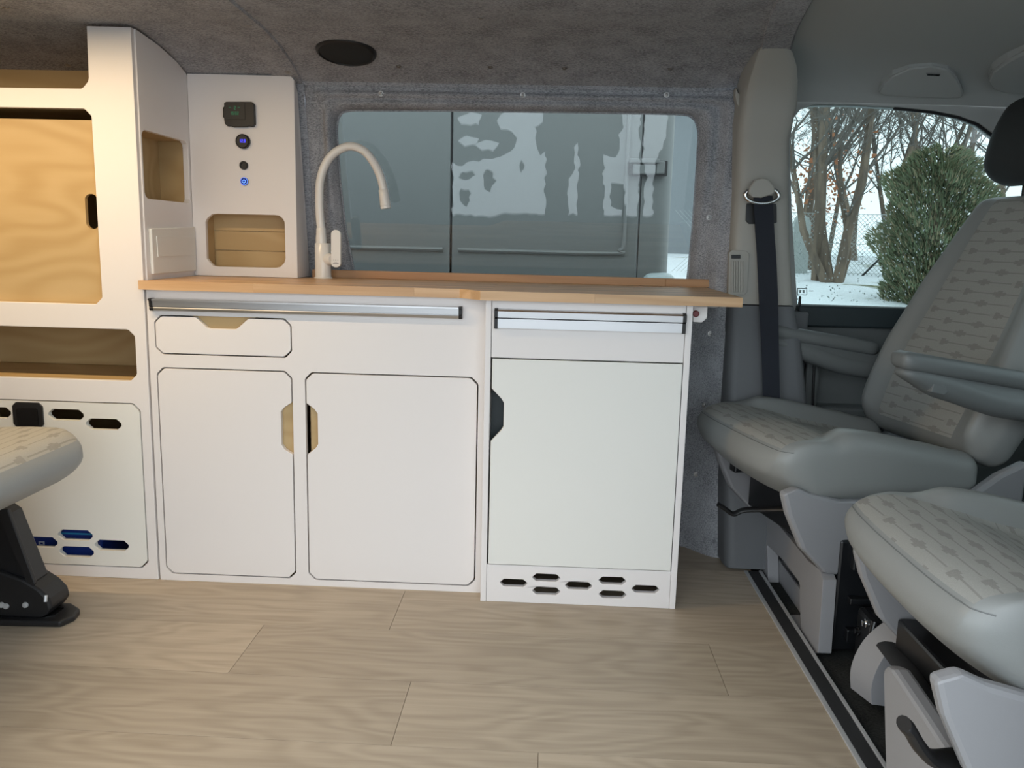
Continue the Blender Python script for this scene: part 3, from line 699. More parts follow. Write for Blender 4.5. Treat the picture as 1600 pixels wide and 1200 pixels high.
# aluminium accessory rails
def rail(x0, x1, z0, z1, y, parent, wide):
    h = z1-z0
    if wide: pr = [(0, 0), (-.010, .001), (-.011, h*.50), (-.007, h*.53), (-.015, h*.57), (-.016, h*.88), (-.012, h*.96), (0, h)]
    else: pr = [(0, 0), (-.010, 0), (-.013, h*.22), (-.011, h*.30), (-.013, h*.36), (-.014, h*.80), (-.018, h*.83), (-.018, h*.97), (-.012, h), (0, h)]
    r = MB().loft([[(x, y+a, z0+b) for a, b in pr] for x in (x0+.008, x1-.008)]).build('rail', 'alu', parent)
    r['label'] = 'aluminium accessory rail with black end caps'
    for xa, xb in ((x0, x0+.0085), (x1-.0085, x1)):
        MB().loft([[(x, y+a*1.08-(.001 if a < 0 else 0), z0+(b-h/2)*1.07+h/2) for a, b in pr] for x in (xa, xb)]).build('end_cap', 'black', r, bevel=.001)
rail(-.987, -.209, .712, .741, KY, kc, False)

# ================================================================== FRIDGE UNIT
fc_ = thing('fridge_cabinet', 'narrower white fridge cabinet with cream door and slotted plinth', 'cabinet', (.095, 2.2, 0))
MB().box((XK1+.001, FY, 0), (-.1345, 2.44, WT-.023)).build('side_panel', 'white', fc_, bevel=.001)
MB().box((.3275, FY, 0), (.3425, 2.44, WT-.023)).build('side_panel', 'white', fc_, bevel=.001)
MB().box((-.1335, FY+.001, .6245), (.3265, FY+.016, WT-.023)).build('upper_panel', 'white', fc_, bevel=.001)
fsl = [slot(-.0655, .0515, .068, .020, .0085), slot(.0165, .069, .069, .020, .0085), slot(.0985, .051, .067, .020, .0085), slot(.1825, .068, .068, .020, .0085), slot(.266, .049, .068, .020, .0085), slot(.0175, .0335, .069, .020, .0085), slot(.1845, .0315, .068, .020, .0085)]
MB().prism([(-.134, 0), (.327, 0), (.327, .0985), (-.134, .0985)], 'y', FY+.001, FY+.016, fsl).build('plinth', 'white', fc_, bevel=.001)
fd = MB().prism([(-.1305, .1005), (.3255, .1005), (.3255, .6215), (-.1305, .6215), (-.1305, .549), (-.106, .524), (-.100, .514), (-.100, .455), (-.106, .445), (-.1305, .417)], 'y', FY-.001, FY+.014).build('fridge_door', 'cream', fc_, bevel=.0012); fd['label'] = 'cream white fridge door with dark handle notch'
MB().box((-.1335, FY+.05, .11), (.3265, FY+.06, .62)).build('fridge_front', 'sill', fc_)
MB().box((-.134, 2.42, 0), (.327, 2.43, WT-.03)).build('back_panel', 'birch', fc_)
rail(-.127, .3265, .696, .743, FY+.001, fc_, True)
# white folding bracket under the overhanging worktop end
br = thing('folding_bracket', 'small white bracket with red knob under the worktop end', 'bracket', (.38, 2.02, .70))
pb = [ony(px, py, 2.02) for px, py in ((1083,478),(1106,479),(1105,497),(1097,504),(1083,503))]
MB().slab(pb, (0, .04, 0)).build('bracket_plate', 'white', br, bevel=.002)
p = ony(1087, 490, 2.02); MB().lathe([(.008, 0), (.008, .005), (.006, .007), (.0001, .007)], p, (0, -1, 0), 20).build('knob', 'red', br, smooth=True)
p = ony(1111, 480, 2.05); MB().box((p.x-.012, 2.03, WT-.030), (p.x+.012, 2.08, WT-.0225)).build('mounting_pad', 'greyp', br)

# ================================================================== WORKTOP
wt = thing('worktop', 'beech block worktop running over kitchen cabinet and fridge cabinet', 'worktop', (-.28, 2.22, WT-.022))
WB = WT-.022; rw = random.Random(11)
def stave(poly): MB().prism(poly, 'z', WB, WT).build('stave', 'stave', wt)
XA, XB, XJ = -1.010, .452, -.140
fl_y, fr_y = 2.018, 1.962
rows = []
y = fr_y; k = 0
yb = [fr_y, 1.990, fl_y, 2.0345, 2.058, 2.098, 2.138, 2.178, 2.218, 2.258, 2.298, 2.338, 2.378, 2.418]
for j in range(len(yb)-1):
    y0, y1 = yb[j], yb[j+1]
    x = XA if y0 >= fl_y-1e-6 else None
    cuts = []
    start = (XA if y0 < 2.03 else -1.0005) if x is not None else (XJ-.020 if j == 0 else XJ-.046)
    c = start+rw.uniform(.12, .45)
    while c < XB-.08: cuts.append(c); c += rw.uniform(.22, .52)
    cuts = [start]+[c_ for c_ in cuts if abs(c_-XJ) > .05]+([XJ] if x is not None and j > 2 else [])+[XB]
    cuts = sorted(set(cuts))
    for a, b in zip(cuts, cuts[1:]):
        g = .00015
        if x is None and a == start:      # chamfered run-out at the step between the two halves
            a1 = XJ-.046 if j == 0 else XJ-.075
            stave([(a, y0), (b-g, y0), (b-g, y1), (a1, y1)])
        else: stave([(a+g, y0), (b-g, y0), (b-g, y1), (a+g, y1)])
bs = thing('upstand_strip', 'oiled wooden upstand strip along the window at the back of the worktop', 'upstand', (-.12, 2.425, WT))
za = ony(800, 430.5, 2.420).z; zb = ony(1000, 434.5, 2.42).z; zs = (za+zb)/2+.002
xl_, x1_ = ony(488, 432, 2.42).x, ony(1040, 440, 2.42).x; xe = ony(1121, 445, 2.42).x
MB().prism([(xl_, WT), (x1_-.0003, WT), (x1_-.0003, zs), (xl_, zs)], 'y', 2.420, 2.436).build('strip_piece', 'strip', bs, bevel=.001)
MB().prism([(x1_, WT), (xe, WT), (xe, zs-.012), (xe-.004, zs-.005), (xe-.014, zs), (x1_, zs)], 'y', 2.420, 2.436).build('strip_piece', 'strip', bs, bevel=.001)

# ================================================================== FAUCET
ty = 2.375
pb_ = onz(505, 437, WT); fx = ony(505, 430, ty).x
fa = thing('faucet', 'white gooseneck kitchen faucet with side lever standing on the worktop', 'faucet', (fx, ty, WT))
zz = lambda py: ony(505, py, ty).z
MB().lathe([(.026, 0), (.026, .003), (.0225, .004), (.0225, zz(381)-WT), (.021, zz(380)-WT), (.0001, zz(380)-WT)], (fx, ty, WT), n=40).build('base', 'tap', fa, smooth=True)
cx_ = ony(502, 370, ty).x
MB().lathe([(.0155, zz(380.5)), (.0158, zz(372)), (.0142, zz(366)), (.0135, zz(357)), (.0125, zz(356)), (.0001, zz(356))], (cx_, ty, 0), n=32).build('collar', 'tap', fa, smooth=True)
path = catmull([ony(px, py, ty) for px, py in ((502,358),(500,340),(499,310),(500,285),(506,262),(518,243),(536,231),(553,229),(570,237),(584,254),(594,275),(600,298))], 8)
MB().tube(path, .0118, 20).build('spout_hose', 'tap', fa, smooth=True)
a_, b_ = ony(599.0, 296, ty), ony(603, 326, ty); ax = (b_-a_); L = ax.length
MB().lathe([(.0122, 0), (.0138, .002), (.0142, L*.5), (.0150, L*.83), (.0140, L*.84), (.0140, L*.86), (.0150, L*.87), (.0145, L), (.0125, L), (.0125, L*.93), (.0001, L*.93)], a_, ax, 28).build('spray_head', 'tap', fa, smooth=True)
MB().lathe([(.0120, L*.94), (.0120, L*.99), (.0001, L*.99)], a_, ax, 24).build('nozzle', 'black', fa)
p = ony(520, 405, ty); MB().lathe([(.017, 0), (.017, .016), (.014, .030), (.0001, .031)], (fx+.010, ty-.004, p.z), (.8, -.6, 0), 28).build('lever_hub', 'tap', fa, smooth=True)
lv = []
c0, c1 = ony(525.5, 366, ty-.028), ony(525.5, 411, ty-.028); r = .0135
for i in range(13): a = math.pi*i/12; lv.append((c0.x+r*math.cos(a), c0.z+r*math.sin(a)*.9))
for i in range(13): a = math.pi+math.pi*i/12; lv.append((c1.x+r*math.cos(a), c1.z+r*math.sin(a)*.9))
lvo = MB().prism(lv, 'y', ty-.034, ty-.020).build('lever', 'tap', fa, bevel=.004)
for dx, ww in ((-.006, .0015), (0, .003), (.006, .0015)): MB().box((c1.x+dx-ww/2, ty-.0346, c1.z+.008), (c1.x+dx+ww/2, ty-.0338, c1.z+.0095)).build('lever_mark', 'ink', lvo)
MB().box((c1.x-.008, ty-.0346, c1.z-.002), (c1.x+.008, ty-.0338, c1.z+.0005)).build('lever_print', 'ink', lvo)
MB().box((c1.x-.004, ty-.0346, c1.z+.0025), (c1.x+.004, ty-.0338, c1.z+.0032)).build('lever_print', 'ink', lvo)

# ================================================================== SPEAKER
ps = hit(541, 80, fr); nn = roofn(ps.y)
spk = thing('ceiling_speaker', 'round black speaker set into the felt headliner', 'speaker', ps)
MB().lathe([(.076, -.002), (.076, .004), (.073, .008), (.069, .009), (.067, .006)], ps, nn, 48).build('rim', 'black', spk, smooth=True)
MB().lathe([(.0675, .002), (.0675, .006), (.04, .010), (.0001, .011)], ps, nn, 48).build('grille', 'speaker', spk, smooth=True)

# warm light of the van's own ceiling lamp, outside the picture: it is what gilds the tall cabinet
x0_, x1_l, yl, pw = LED; zl_ = roof(yl)-.001
ld = bpy.data.lights.new('ceiling_lamp_offscreen', 'AREA'); ld.shape = 'RECTANGLE'; ld.size = x1_l-x0_; ld.size_y = .02; ld.energy = pw; ld.color = WARM
lo_ = bpy.data.objects.new('ceiling_lamp_offscreen', ld); COL.objects.link(lo_); lo_.location = ((x0_+x1_l)/2, yl, zl_-.018)

# ================================================================== SEAT BELT
sb = thing('seat_belt', 'dark navy seat belt hanging from the pillar guide behind the driver seat', 'seat belt', (ony(1204, 620, 2.27).x, 2.28, .50))
bp = [((1177, 304), (1207, 306), 2.2935), ((1178, 318), (1208, 320), 2.300), ((1180, 360), (1210, 362), 2.308), ((1183, 400), (1213, 402), 2.305), ((1186, 470), (1216, 470), 2.300), ((1190, 540), (1217, 540), 2.285), ((1193, 640), (1219, 640), 2.260), ((1197, 760), (1222, 760), 2.235)]
L1 = [ony(*a, y) for a, b, y in bp]; R1 = [ony(*b, y) for a, b, y in bp]; q = len(bp)
lps = [[a, b, b+Vector((0, .0025, 0)), a+Vector((0, .0025, 0))] for a, b in zip(L1, R1)]
MB().loft(lps).build('webbing', 'belt', sb, smooth=True)
p = ony(1191, 298, 2.300); ring = []
for i in range(33):
    a = 2*math.pi*i/32; ring.append((p.x+.044*math.cos(a), p.y, p.z-.012+.021*math.sin(a)))
MB().tube(ring, .0058, 10).build('guide_loop', 'chrome', sb, smooth=True)
cap = [ony(px, py, 2.278) for px, py in ((1170,303),(1172,292),(1180,281),(1190,278),(1202,281),(1210,290),(1212,300),(1207,304),(1190,309),(1176,308))]
MB().slab(cap, (0, .014, 0)).build('guide_cover', 'pillar', sb, bevel=.004)

# ================================================================== SEATS
def seat(name, label, loc, rot, arms=True, top=.485, shield=(0, 0)):
    t = thing(name, label, 'seat', loc, None, rotz=rot)
    W = .245
    dz = top-.485; NX, NY, NZ = 44, 40, 12
    def df(p):
        x, y, z = p; s = abs(y)/W; sg = 1 if y >= 0 else -1
        k = smooth01((z-.36)/.10)
        bol = .020*smooth01((s-.60)/.16)*k*smooth01((x-.10)/.08)*(1-.5*smooth01((x-.40)/.1))     # raised side bolsters
        dish = -.026*smooth01((x-.12)/.14)*(1-smooth01((s-.55)/.14))*k
        drop = -.050*smooth01((x-.16)/.34)*k
        nose = -.014*smooth01((.08-x)/.09)*k
        # the fabric field (|s| < .6) widens towards the front edge
        fl_ = .27*smooth01((.17-x)/.09); s2 = s*(.6+fl_)/.6 if s < .6 else .6+fl_+(s-.6)*(.4-fl_)/.4
        s2 = s+(s2-s)*k
        x2 = x+.050*(s**3)*smooth01((.25-x)/.25)+.045*smooth01((.42-z)/.08)*smooth01((.14-x)/.14)
        y2 = sg*s2*W*(1-.05*smooth01((x-.25)/.25)-.03*smooth01((.38-z)/.04))
        return Vector((x2, y2, z+bol+dish+drop+nose+dz))
    cb = MB().rbox((.265, 0, .412), (.265, W, .073), .042, (NX, NY, NZ), df)
    # top faces are listed pairwise with the underside: index = 2*(i*NY+j)+1
    j0, j1 = round(NY*.2), round(NY*.8); top_ids = {2*(i*NY+j)+1 for i in range(1, NX-1) for j in range(j0, j1)}
    cb.split('cushion', 'vinyl', 'cushion_fabric', 'fab_x', top_ids, t)
    ln = []
    for i in range(41):
        u = -.93+1.86*i/40
        ln.append(df(Vector((.0128, u*(W-.014), .4725)))+Vector((-.0006, 0, .0006)))
    MB().tube(ln, .0009, 6).build('cushion_seam', 'greyd', t, smooth=True)
    # backrest
    rc = math.radians(23); bx = .490; bz = .435+dz; BH = .68
    def bd(p):
        x, y, z = p                       # x thickness, y width, z height
        h = z/BH; s = abs(y)/.25
        wdt = lerp_tab([(0, .93), (.15, 1.0), (.35, 1.0), (.6, .90), (.85, .74), (1, .60)], h)
        f = smooth01((.02-x)/.04)          # front side
        wing = -.050*smooth01((s-.60)/.28)*f*smooth01(h/.1)*(1-.55*smooth01((h-.55)/.4))
        lumb = -.018*math.exp(-((h-.28)/.2)**2)*f
        x2 = x+wing+lumb
        return Vector((bx+x2*math.cos(rc)+z*math.sin(rc), y*wdt, bz+z*math.cos(rc)-x2*math.sin(rc)))
    bb = MB().rbox((.055, 0, BH/2), (.055, .25, BH/2), .045, (8, 40, 44), bd)
    o0 = 2*8*40+2*8*44; ids = {o0+2*(j*44+k) for j in range(8, 32) for k in range(2, 43)}
    bb.split('backrest', 'vinyl', 'backrest_fabric', 'fab_z', ids, t)
    # headrest on two posts
    hx, hz = bx-.035+.80*math.sin(rc), bz+.80*math.cos(rc)+.018
    def hd(p):
        x, y, z = p; v = Vector((x+.02*(z/.1)**2, y*(1-.10*(z/.1)), z)); c_, s_ = math.cos(rc*.6), math.sin(rc*.6)
        return Vector((hx+v.x*c_+v.z*s_, v.y, hz+v.z*c_-v.x*s_))
    MB().rbox((0, 0, 0), (.055, .130, .112), .05, (10, 22, 16), hd).build('headrest', 'headrest', t, smooth='all')
    for s in (-1, 1): MB().tube([(hx+.03, s*.06, hz-.08), (hx+.03, s*.06, hz-.20)], .006, 10).build('headrest_post', 'black', t, smooth=True)
    # armrests
    if arms:
        for s in (-1, 1):
            ya = s*.292; d = top-.485
            def sl_(p, lo=False):
                x, y, z = p; k = smooth01((x-.235)/.10)
                if lo and z < 0: z = z*(.45+.55*k)+(-.022*smooth01((x-.30)/.2))
                return Vector((x, y+ya, z+.662-.155*(x-.22)+d))
            a1 = MB().rbox((.450, 0, -.022), (.215, .030, .030), .028, (24, 8, 8), lambda p: sl_(p, True)).build('armrest', 'greyd', t, smooth='all')
            MB().rbox((.402, 0, .016), (.172, .0325, .020), .018, (20, 8, 6), sl_).build('armrest_pad', 'greyd', a1, smooth='all')
            bt_ = [(.300, -.022), (.330, -.022), (.336, -.034), (.328, -.042), (.296, -.040)]
            MB().prism([(x, z+.662-.155*(x-.22)+d) for x, z in bt_], 'y', ya-.0315, ya+.0315).build('armrest_button', 'greyd', a1, bevel=.002)
    # side shields of the seat frame
    for s in (-1, 1):
        d = top-.485; sp2 = [(-.005, .372), (.03, .385), (.06, .372), (.14, .352), (.30, .350), (.47, .36), (.53, .40), (.60, .43), (.60, .33), (.50, .20), (.38, .165), (.20, .165), (.11, .185), (.05, .245), (.01, .325)]
        y0 = s*(W-.013)
        MB().prism([(x+shield[s > 0], z+d) for x, z in sp2], 'y', y0-.014, y0+.014).build('side_shield', 'greyp', t, bevel=.008)
    mech = MB(); d = top-.485
    mech.box((.17, -.20, .20+d), (.46, .20, .345+d)); mech.box((.11, -.205, .300+d), (.50, -.17, .335+d)); mech.box((.11, .17, .300+d), (.50, .205, .335+d))
    mech.build('seat_frame', 'black_metal', t, bevel=.004)
    MB().box((.24, -.20, .16+d), (.50, .20, .20+d)).build('swivel_plate', 'black_metal', t, bevel=.004)
    return t
ds = seat('captain_chair', 'grey patterned swivelled cab seat with two armrests beside the cab door window', (.447, 2.005, 0), math.radians(13), True, .485, (.028, .075))
pseat = seat('captain_chair', 'light grey patterned swivelled cab seat without armrests, its lever over the floor edge strip', (.535, 1.255, 0), math.radians(0), False, .470, (-.02, .045))
WORLD |= {ds.name, pseat.name}        # from here on parts of the two seats are given in van coordinates
def worldpart(o, parent):
    o.parent = parent; bpy.context.view_layer.update(); o.matrix_parent_inverse = parent.matrix_world.inverted(); return o
# pedestals
def ped(name_pts, x, th, holes=()):
    P = [onx(px, py, x) for px, py in name_pts]; H = [[(onx(px, py, x).y, onx(px, py, x).z) for px, py in h] for h in holes]
    return MB().prism([(p.y, p.z) for p in P], 'x', x, x+th, H)
PX = .632
pd = ds
ped([(1183,797),(1203,803),(1262,876),(1280,890),(1286,906),(1278,1020),(1268,1022),(1184,893)], PX, .03, [[(1199,852),(1224,876),(1249,910),(1251,985),(1200,917)]]).build('front_cover', 'greyp', pd, bevel=.006)
a = onx(1199, 852, PX); b = onx(1251, 985, PX)
MB().box((PX+.10, min(a.y, b.y)-.02, 0), (PX+.11, max(a.y, b.y)+.02, .30)).build('recess_back', 'greyp', pd)
MB().box((PX+.031, min(a.y, b.y)-.02, -.010), (PX+.10, max(a.y, b.y)+.02, .045)).build('recess_floor', 'greyp', pd)
MB().box((PX+.035, 1.80, .0), (1.12, 2.24, .262)).build('pedestal_box', 'black_metal', pd, bevel=.006)
bx_ = MB(); bx_.box((PX+.06, 1.778, .03), (1.05, 1.800, .06)); bx_.box((PX+.06, 1.778, .12), (1.05, 1.800, .135)); bx_.box((PX+.06, 1.778, .20), (1.05, 1.800, .25)); bx_.build('pedestal_rib', 'black_metal', pd, bevel=.003)
wc = [onx(1190, 790, PX+.02), onx(1245, 838, PX+.02), onx(1300, 900, PX+.05), onx(1322, 905, PX+.08)]
MB().tube(catmull(wc), [.012]*25, 8, flat=.4).build('rubber_apron', 'rubber', pd, smooth=True)
# handbrake mechanism between the seats
hb = thing('lever_mechanism', 'black metal lever mechanism with bolts on the cab floor between the two seats', 'mechanism', (.74, 1.72, -.012))
MB().box((.70, 1.66, -.012), (.86, 1.76, .13)).build('housing', 'black_metal', hb, bevel=.012)
MB().tube([(.72, 1.71, .135), (.98, 1.71, .15)], .028, 18).build('cross_tube', 'black_gloss', hb, smooth=True)
MB().tube(catmull([(.70, 1.655, .14), (.69, 1.645, .09), (.695, 1.65, .04), (.72, 1.64, .0)]), .010, 10).build('cable', 'black_gloss', hb, smooth=True)
for (x, y, z) in ((.697, 1.70, .115), (.697, 1.675, .07), (.697, 1.735, .08), (.697, 1.70, .03)):
    MB().lathe([(.010, 0), (.010, .004), (.0065, .005), (.0065, .010), (.0001, .011)], (x+.004, y, z), (-1, 0, 0), 12).build('bolt', 'chrome' if z > .1 else 'black_gloss', hb, smooth=True)
MB().tube(catmull([(.68, 1.66, -.006), (.70, 1.60, -.004), (.74, 1.56, -.005), (.80, 1.55, -.004)]), .003, 6).build('thin_wire', 'black_gloss', hb, smooth=True)
# curved grey shield and passenger pedestal
cs = pseat
X2 = .640
sh2 = [(1329,1075),(1328,1052),(1333,1030),(1345,1006),(1362,986),(1384,970),(1394,968),(1396,1000),(1392,1050),(1390,1080),(1360,1079)]
P = catmull([ony(px, py, 1.60) for px, py in sh2], 4)
MB().slab(P, (.02, -.06, 0)).build('curved_shield', 'greyp', cs, bevel=.008)
ped([(1378,1046),(1384,1040),(1396,1046),(1440,1112),(1510,1220),(1520,1290),(1384,1290),(1380,1130)], .585, .03).build('front_cover', 'greyp', cs, bevel=.008)
MB().box((.66, 1.02, -.012), (1.12, 1.47, .235)).build('pedestal_box', 'black_metal', cs, bevel=.006)
ra = [onx(1388, 1010, .66), onx(1425, 1060, .64), onx(1470, 1150, .62), onx(1520, 1230, .60)]
MB().tube(catmull(ra), .022, 10, flat=.45).build('rubber_apron', 'rubber', cs, smooth=True)
# adjustment levers
def lever(name, pts, y, r, parent):
    o = MB().tube(catmull([ony(px, py, yy) for (px, py), yy in zip(pts, y)], 6), r, 12, flat=.55).build(name, 'black', None, smooth=True); worldpart(o, parent); return o
lever('swivel_lever', [(1122, 788), (1133, 795), (1146, 803), (1162, 797), (1195, 796), (1240, 795)], [2.06, 2.06, 2.06, 2.06, 2.04, 2.0], .011, ds)
n_ = 6*5+1
lever('swivel_lever', [(1412, 1130), (1422, 1142), (1438, 1168), (1460, 1186), (1500, 1184), (1560, 1180)], [1.04, 1.04, 1.04, 1.05, 1.07, 1.10], [.017, .018, .018, .0185, .0185, .018]+[.017]*7+[.0165]*18, pseat)
# ------------------------------------------------ rear bench
rb = thing('rear_bench', 'grey rear bench seat on a black floor bracket in front of the tall cabinet', 'seat', (-1.30, 1.45, 0))
BX, BYF, BYN = -1.040, 1.850, .92
def rbd(p):
    x, y, z = p; k = smooth01((z-.385)/.06)
    u = (BX-x)
    z2 = z - .012*smooth01((.06-u)/.06)*k - (.10*smooth01((u)/.45) if z < .40 else .02*smooth01((u-.12)/.3))
    x2 = x-(.030*smooth01((.40-z)/.06) if u < .2 else 0)
    e = smooth01((y-(BYF-.09))/.09); x2 -= .05*e*e*smooth01((.25-u)/.25)
    return Vector((x2, y, z2))
bb = MB().rbox((BX-.26, (BYF+BYN)/2, .398), (.26, (BYF-BYN)/2, .060), .042, (26, 44, 8), rbd)
bf = lambda c, f, s_: ((lambda n: n.z > .6)((Vector(s_.v[f[1]])-Vector(s_.v[f[0]])).cross(Vector(s_.v[f[2]])-Vector(s_.v[f[1]])).normalized())) and c.z > .41
bb.build('cushion', 'vinyl', rb, smooth='all', keep=lambda c, f, s_: not bf(c, f, s_))
bb.build('cushion_fabric', 'fab_x', rb, smooth='all', keep=bf)
MB().rbox((BX-.56, (BYF+BYN)/2, .66), (.06, (BYF-BYN)/2, .34), .045, (6, 30, 20)).build('backrest', 'vinyl', rb, smooth='all')
# bracket: sloping leg, pivot housing, foot plate
LY = 1.79
q = lambda px, py: (lambda p: (p.x, p.z))(ony(px, py, LY))
MB().prism([q(-60, 780), q(5, 790), q(20, 800), q(62, 905), q(40, 915), q(-40, 900)], 'y', LY-.02, LY+.035).build('leg', 'black_metal', rb, bevel=.003)
MB().prism([q(6, 790), q(24, 790), q(66, 905), q(57, 912), q(30, 850)], 'y', LY-.028, LY-.018).build('leg_edge', 'black', rb, bevel=.002)
MB().prism([q(-60, 888), q(10, 885), q(48, 898), q(74, 914), q(88, 928), q(92, 942), q(84, 953), q(74, 957), q(72, 964), q(-60, 966)], 'y', LY-.03, LY+.05).build('pivot_housing', 'black', rb, bevel=.006)
fp = [onz(px, py, 0) for px, py in ((-90, 945), (112, 951), (126, 960), (117, 971), (95, 981), (-70, 978))]
MB().prism([(p.x, p.y) for p in fp], 'z', 0, .016).build('foot_plate', 'black', rb, bevel=.005)
fp2 = [onz(px, py, .015) for px, py in ((-60, 951), (100, 951), (86, 963), (70, 966), (-60, 966))]
MB().prism([(p.x, p.y) for p in fp2], 'z', .0155, .018).build('foot_recess', 'black_gloss', rb)
for px, py in ((3, 945), (10, 947), (40, 945)):
    p = ony(px, py, LY-.03); MB().lathe([(.007, 0), (.006, .004), (.0001, .005)], p, (0, -1, 0), 12).build('bolt', 'alu_dull', rb, smooth=True)
p = ony(72, 930, LY-.03); MB().tube([p, p+Vector((.0, -.004, -.014))], .004, 8).build('clip', 'alu_dull', rb)
for y in (1.05,):
    MB().prism([(x-.0, z) for x, z in (q(-60, 780), q(20, 790), q(34, 800), q(72, 905), q(72, 964), q(-60, 966))], 'y', y-.02, y+.03).build('leg', 'black_metal', rb)

# ================================================================== OUTSIDE
def gz(y): return lerp_tab([(-50, -.60), (6, -.60), (9, -.15), (15, .36), (22, .70), (60, .75), (200, .8)], y)
gys = [2.6, 3, 5, 6, 7, 8, 9, 10.5, 12, 13.5, 15, 17, 19, 22, 30, 60, 150]
gxs = [-150, -60, -25, -12, -6, -3, 0, 3, 6, 9, 12, 20, 40, 90, 150]
rg_ = random.Random(5)
gd = MB().loft([[(x, y, gz(y)+(rg_.uniform(-.04, .04) if 8 < y < 20 else 0)) for x in gxs] for y in gys], closed=False).build('ground', 'snow', smooth='all'); struct(gd, 'snow covered garden ground with patches of grass', 'ground')
sn2 = MB().box((-60, -60, -.80), (60, 2.6, -.62)).build('ground', 'snowpatch'); struct(sn2, 'snow field around the dark paving', 'ground')
pv = MB().box((-4.5, -8, -.61), (4.5, 2.6, -.60)).build('ground', 'paving'); struct(pv, 'dark wet paving on the sliding door side of the van', 'ground')
# snow left on that paving; the tinted pane mirrors it, so each outline is followed back from the pane to the ground
def mirror(px, py):
    p = hit(px, py, wind); d = ray(px, py).normalized(); e = .004
    n = Vector((0, -1, (wally(0, p.z+e)-wally(0, p.z-e))/(2*e))).normalized(); r = d-n*2*d.dot(n)
    k = (-.60-p.z)/r.z; q_ = p+r*k; return (q_.x, q_.y)
SN = [[(707,338),(707,256),(722,262),(741,254),(762,250),(790,243),(804,232),(808,216),(800,206),(782,202),(776,190),(790,176),(800,160),(846,160),(848,192),(836,200),(838,224),(845,244),(853,238),(851,338),(800,336),(770,339)],
      [(887,338),(888,282),(899,262),(897,240),(902,224),(905,250),(903,282),(902,338),(895,335)],
      [(944,339),(943,243),(960,250),(968,235),(966,212),(974,200),(972,170),(980,165),(1000,165),(999,240),(996,339),(978,339),(975,290),(955,288),(953,325),(972,330),(971,339)],
      [(1004,339),(1006,300),(1012,278),(1004,255),(1008,165),(1046,165),(1040,215),(1028,245),(1021,280),(1019,339)],
      [(720,196),(714,186),(735,178),(752,182),(748,196)], [(716,222),(730,214),(748,219),(744,228),(726,230)], [(752,236),(742,228),(760,220),(780,226),(770,238)]]
rs_ = random.Random(2)
for poly in SN:
    pts = []
    for (x_a, y_a), (x_b, y_b) in zip(poly, poly[1:]+poly[:1]):
        nseg = max(1, int(math.hypot(x_b-x_a, y_b-y_a)/7))
        for i in range(nseg):
            f_ = i/nseg; j_ = 2.6 if i else 1.2
            pts.append(mirror(x_a+(x_b-x_a)*f_+rs_.uniform(-j_, j_), y_a+(y_b-y_a)*f_+rs_.uniform(-j_, j_)))
    hs = []
    if poly is SN[0]:
        for hx_, hy_, rx, ry in ((730, 276, 13, 8), (763, 284, 11, 19), (727, 310, 9, 15), (815, 262, 4, 10)):
            hs.append([mirror(hx_+rx*math.cos(a)*rs_.uniform(.6, 1.25), hy_+ry*math.sin(a)*rs_.uniform(.6, 1.25)) for a in [i*math.pi/7 for i in range(14)]])
    MB().prism(pts, 'z', -.60, -.585, hs).build('snow_patch', 'snowpatch', pv)

# neighbouring grey van, its rear doors facing the window
VY = 3.30
nv = thing('parked_van', 'grey panel van with rear doors parked outside the tinted window', 'van', (-.1, VY+.8, -.60))
V = lambda px, py: ony(px, py, VY)
xc, xh, xe_ = V(705, 300).x, V(1001, 300).x, V(1052, 300).x
zT, zB = 1.75, -.30
xle = xc-(xh-xc)
def vdoor(x0, x1, mirror):
    t_ = MB().box((x0+.004, VY, zB), (x1-.004, VY+.04, zT)).build('rear_door', 'vanpaint', nv, bevel=.006)
    # pressed rib framing the recessed field
    xa, xb = (x0+.02, x1-.055) if not mirror else (x0+.055, x1-.02)
    return t_
dR = vdoor(xc, xh, False); dL = vdoor(xle, xc, True)
zl = V(830, 393).z; xi = V(974, 390).x
rib = catmull([(xc+.03, VY, zl), (xi-.05, VY, zl), (xi-.015, VY, zl+.012), (xi, VY, zl+.05), (xi, VY, zl+.3), (xi, VY, 1.5)], 6)
MB().tube(rib, .014, 8, flat=.6).build('pressed_rib', 'vanpaint', dR, smooth=True)
MB().tube([(xle+.06, VY, zl), (xc-.03, VY, zl)], .014, 8, flat=.6).build('pressed_rib', 'vanpaint', dL, smooth=True)
# rounded body corner and sides
prof = [(xh+.003, VY+.004)]+[(xe_-.06+.06*math.sin(a), VY+.06-.056*math.cos(a)) for a in [i*math.pi/16 for i in range(9)]]+[(xe_+.01, VY+4.2), (xh, VY+4.2)]
MB().prism(prof, 'z', zB, zT+.1).build('body_side', 'vanpaint', nv, smooth=True)
prof2 = [(2*xc-x, y) for x, y in prof]
MB().prism(prof2, 'z', zB, zT+.1).build('body_side', 'vanpaint', nv, smooth=True)
MB().box((xle, VY+.045, zB), (xh, VY+.06, zT)).build('door_seal_and_gap_shade', 'vanseam', nv)  # black sheet behind both doors, painting the shade in the gap between them
MB().box((2*xc-xe_, VY+.02, zT), (xe_, VY+4.2, zT+.12)).build('roof', 'vanpaint', nv, bevel=.03)
MB().box((2*xc-xe_-.02, VY-.06, zB-.2), (xe_+.02, VY+.3, zB+.03)).build('bumper', 'vanseam', nv, bevel=.03)
for x in (2*xc-xe_+.12, xe_-.12): MB().lathe([(.20, -.1), (.31, -.1), (.33, -.06), (.33, .06), (.31, .1), (.20, .1)], (x, VY+.9, -.27), (1, 0, 0), 32).build('wheel', 'rubber', nv, smooth=True)
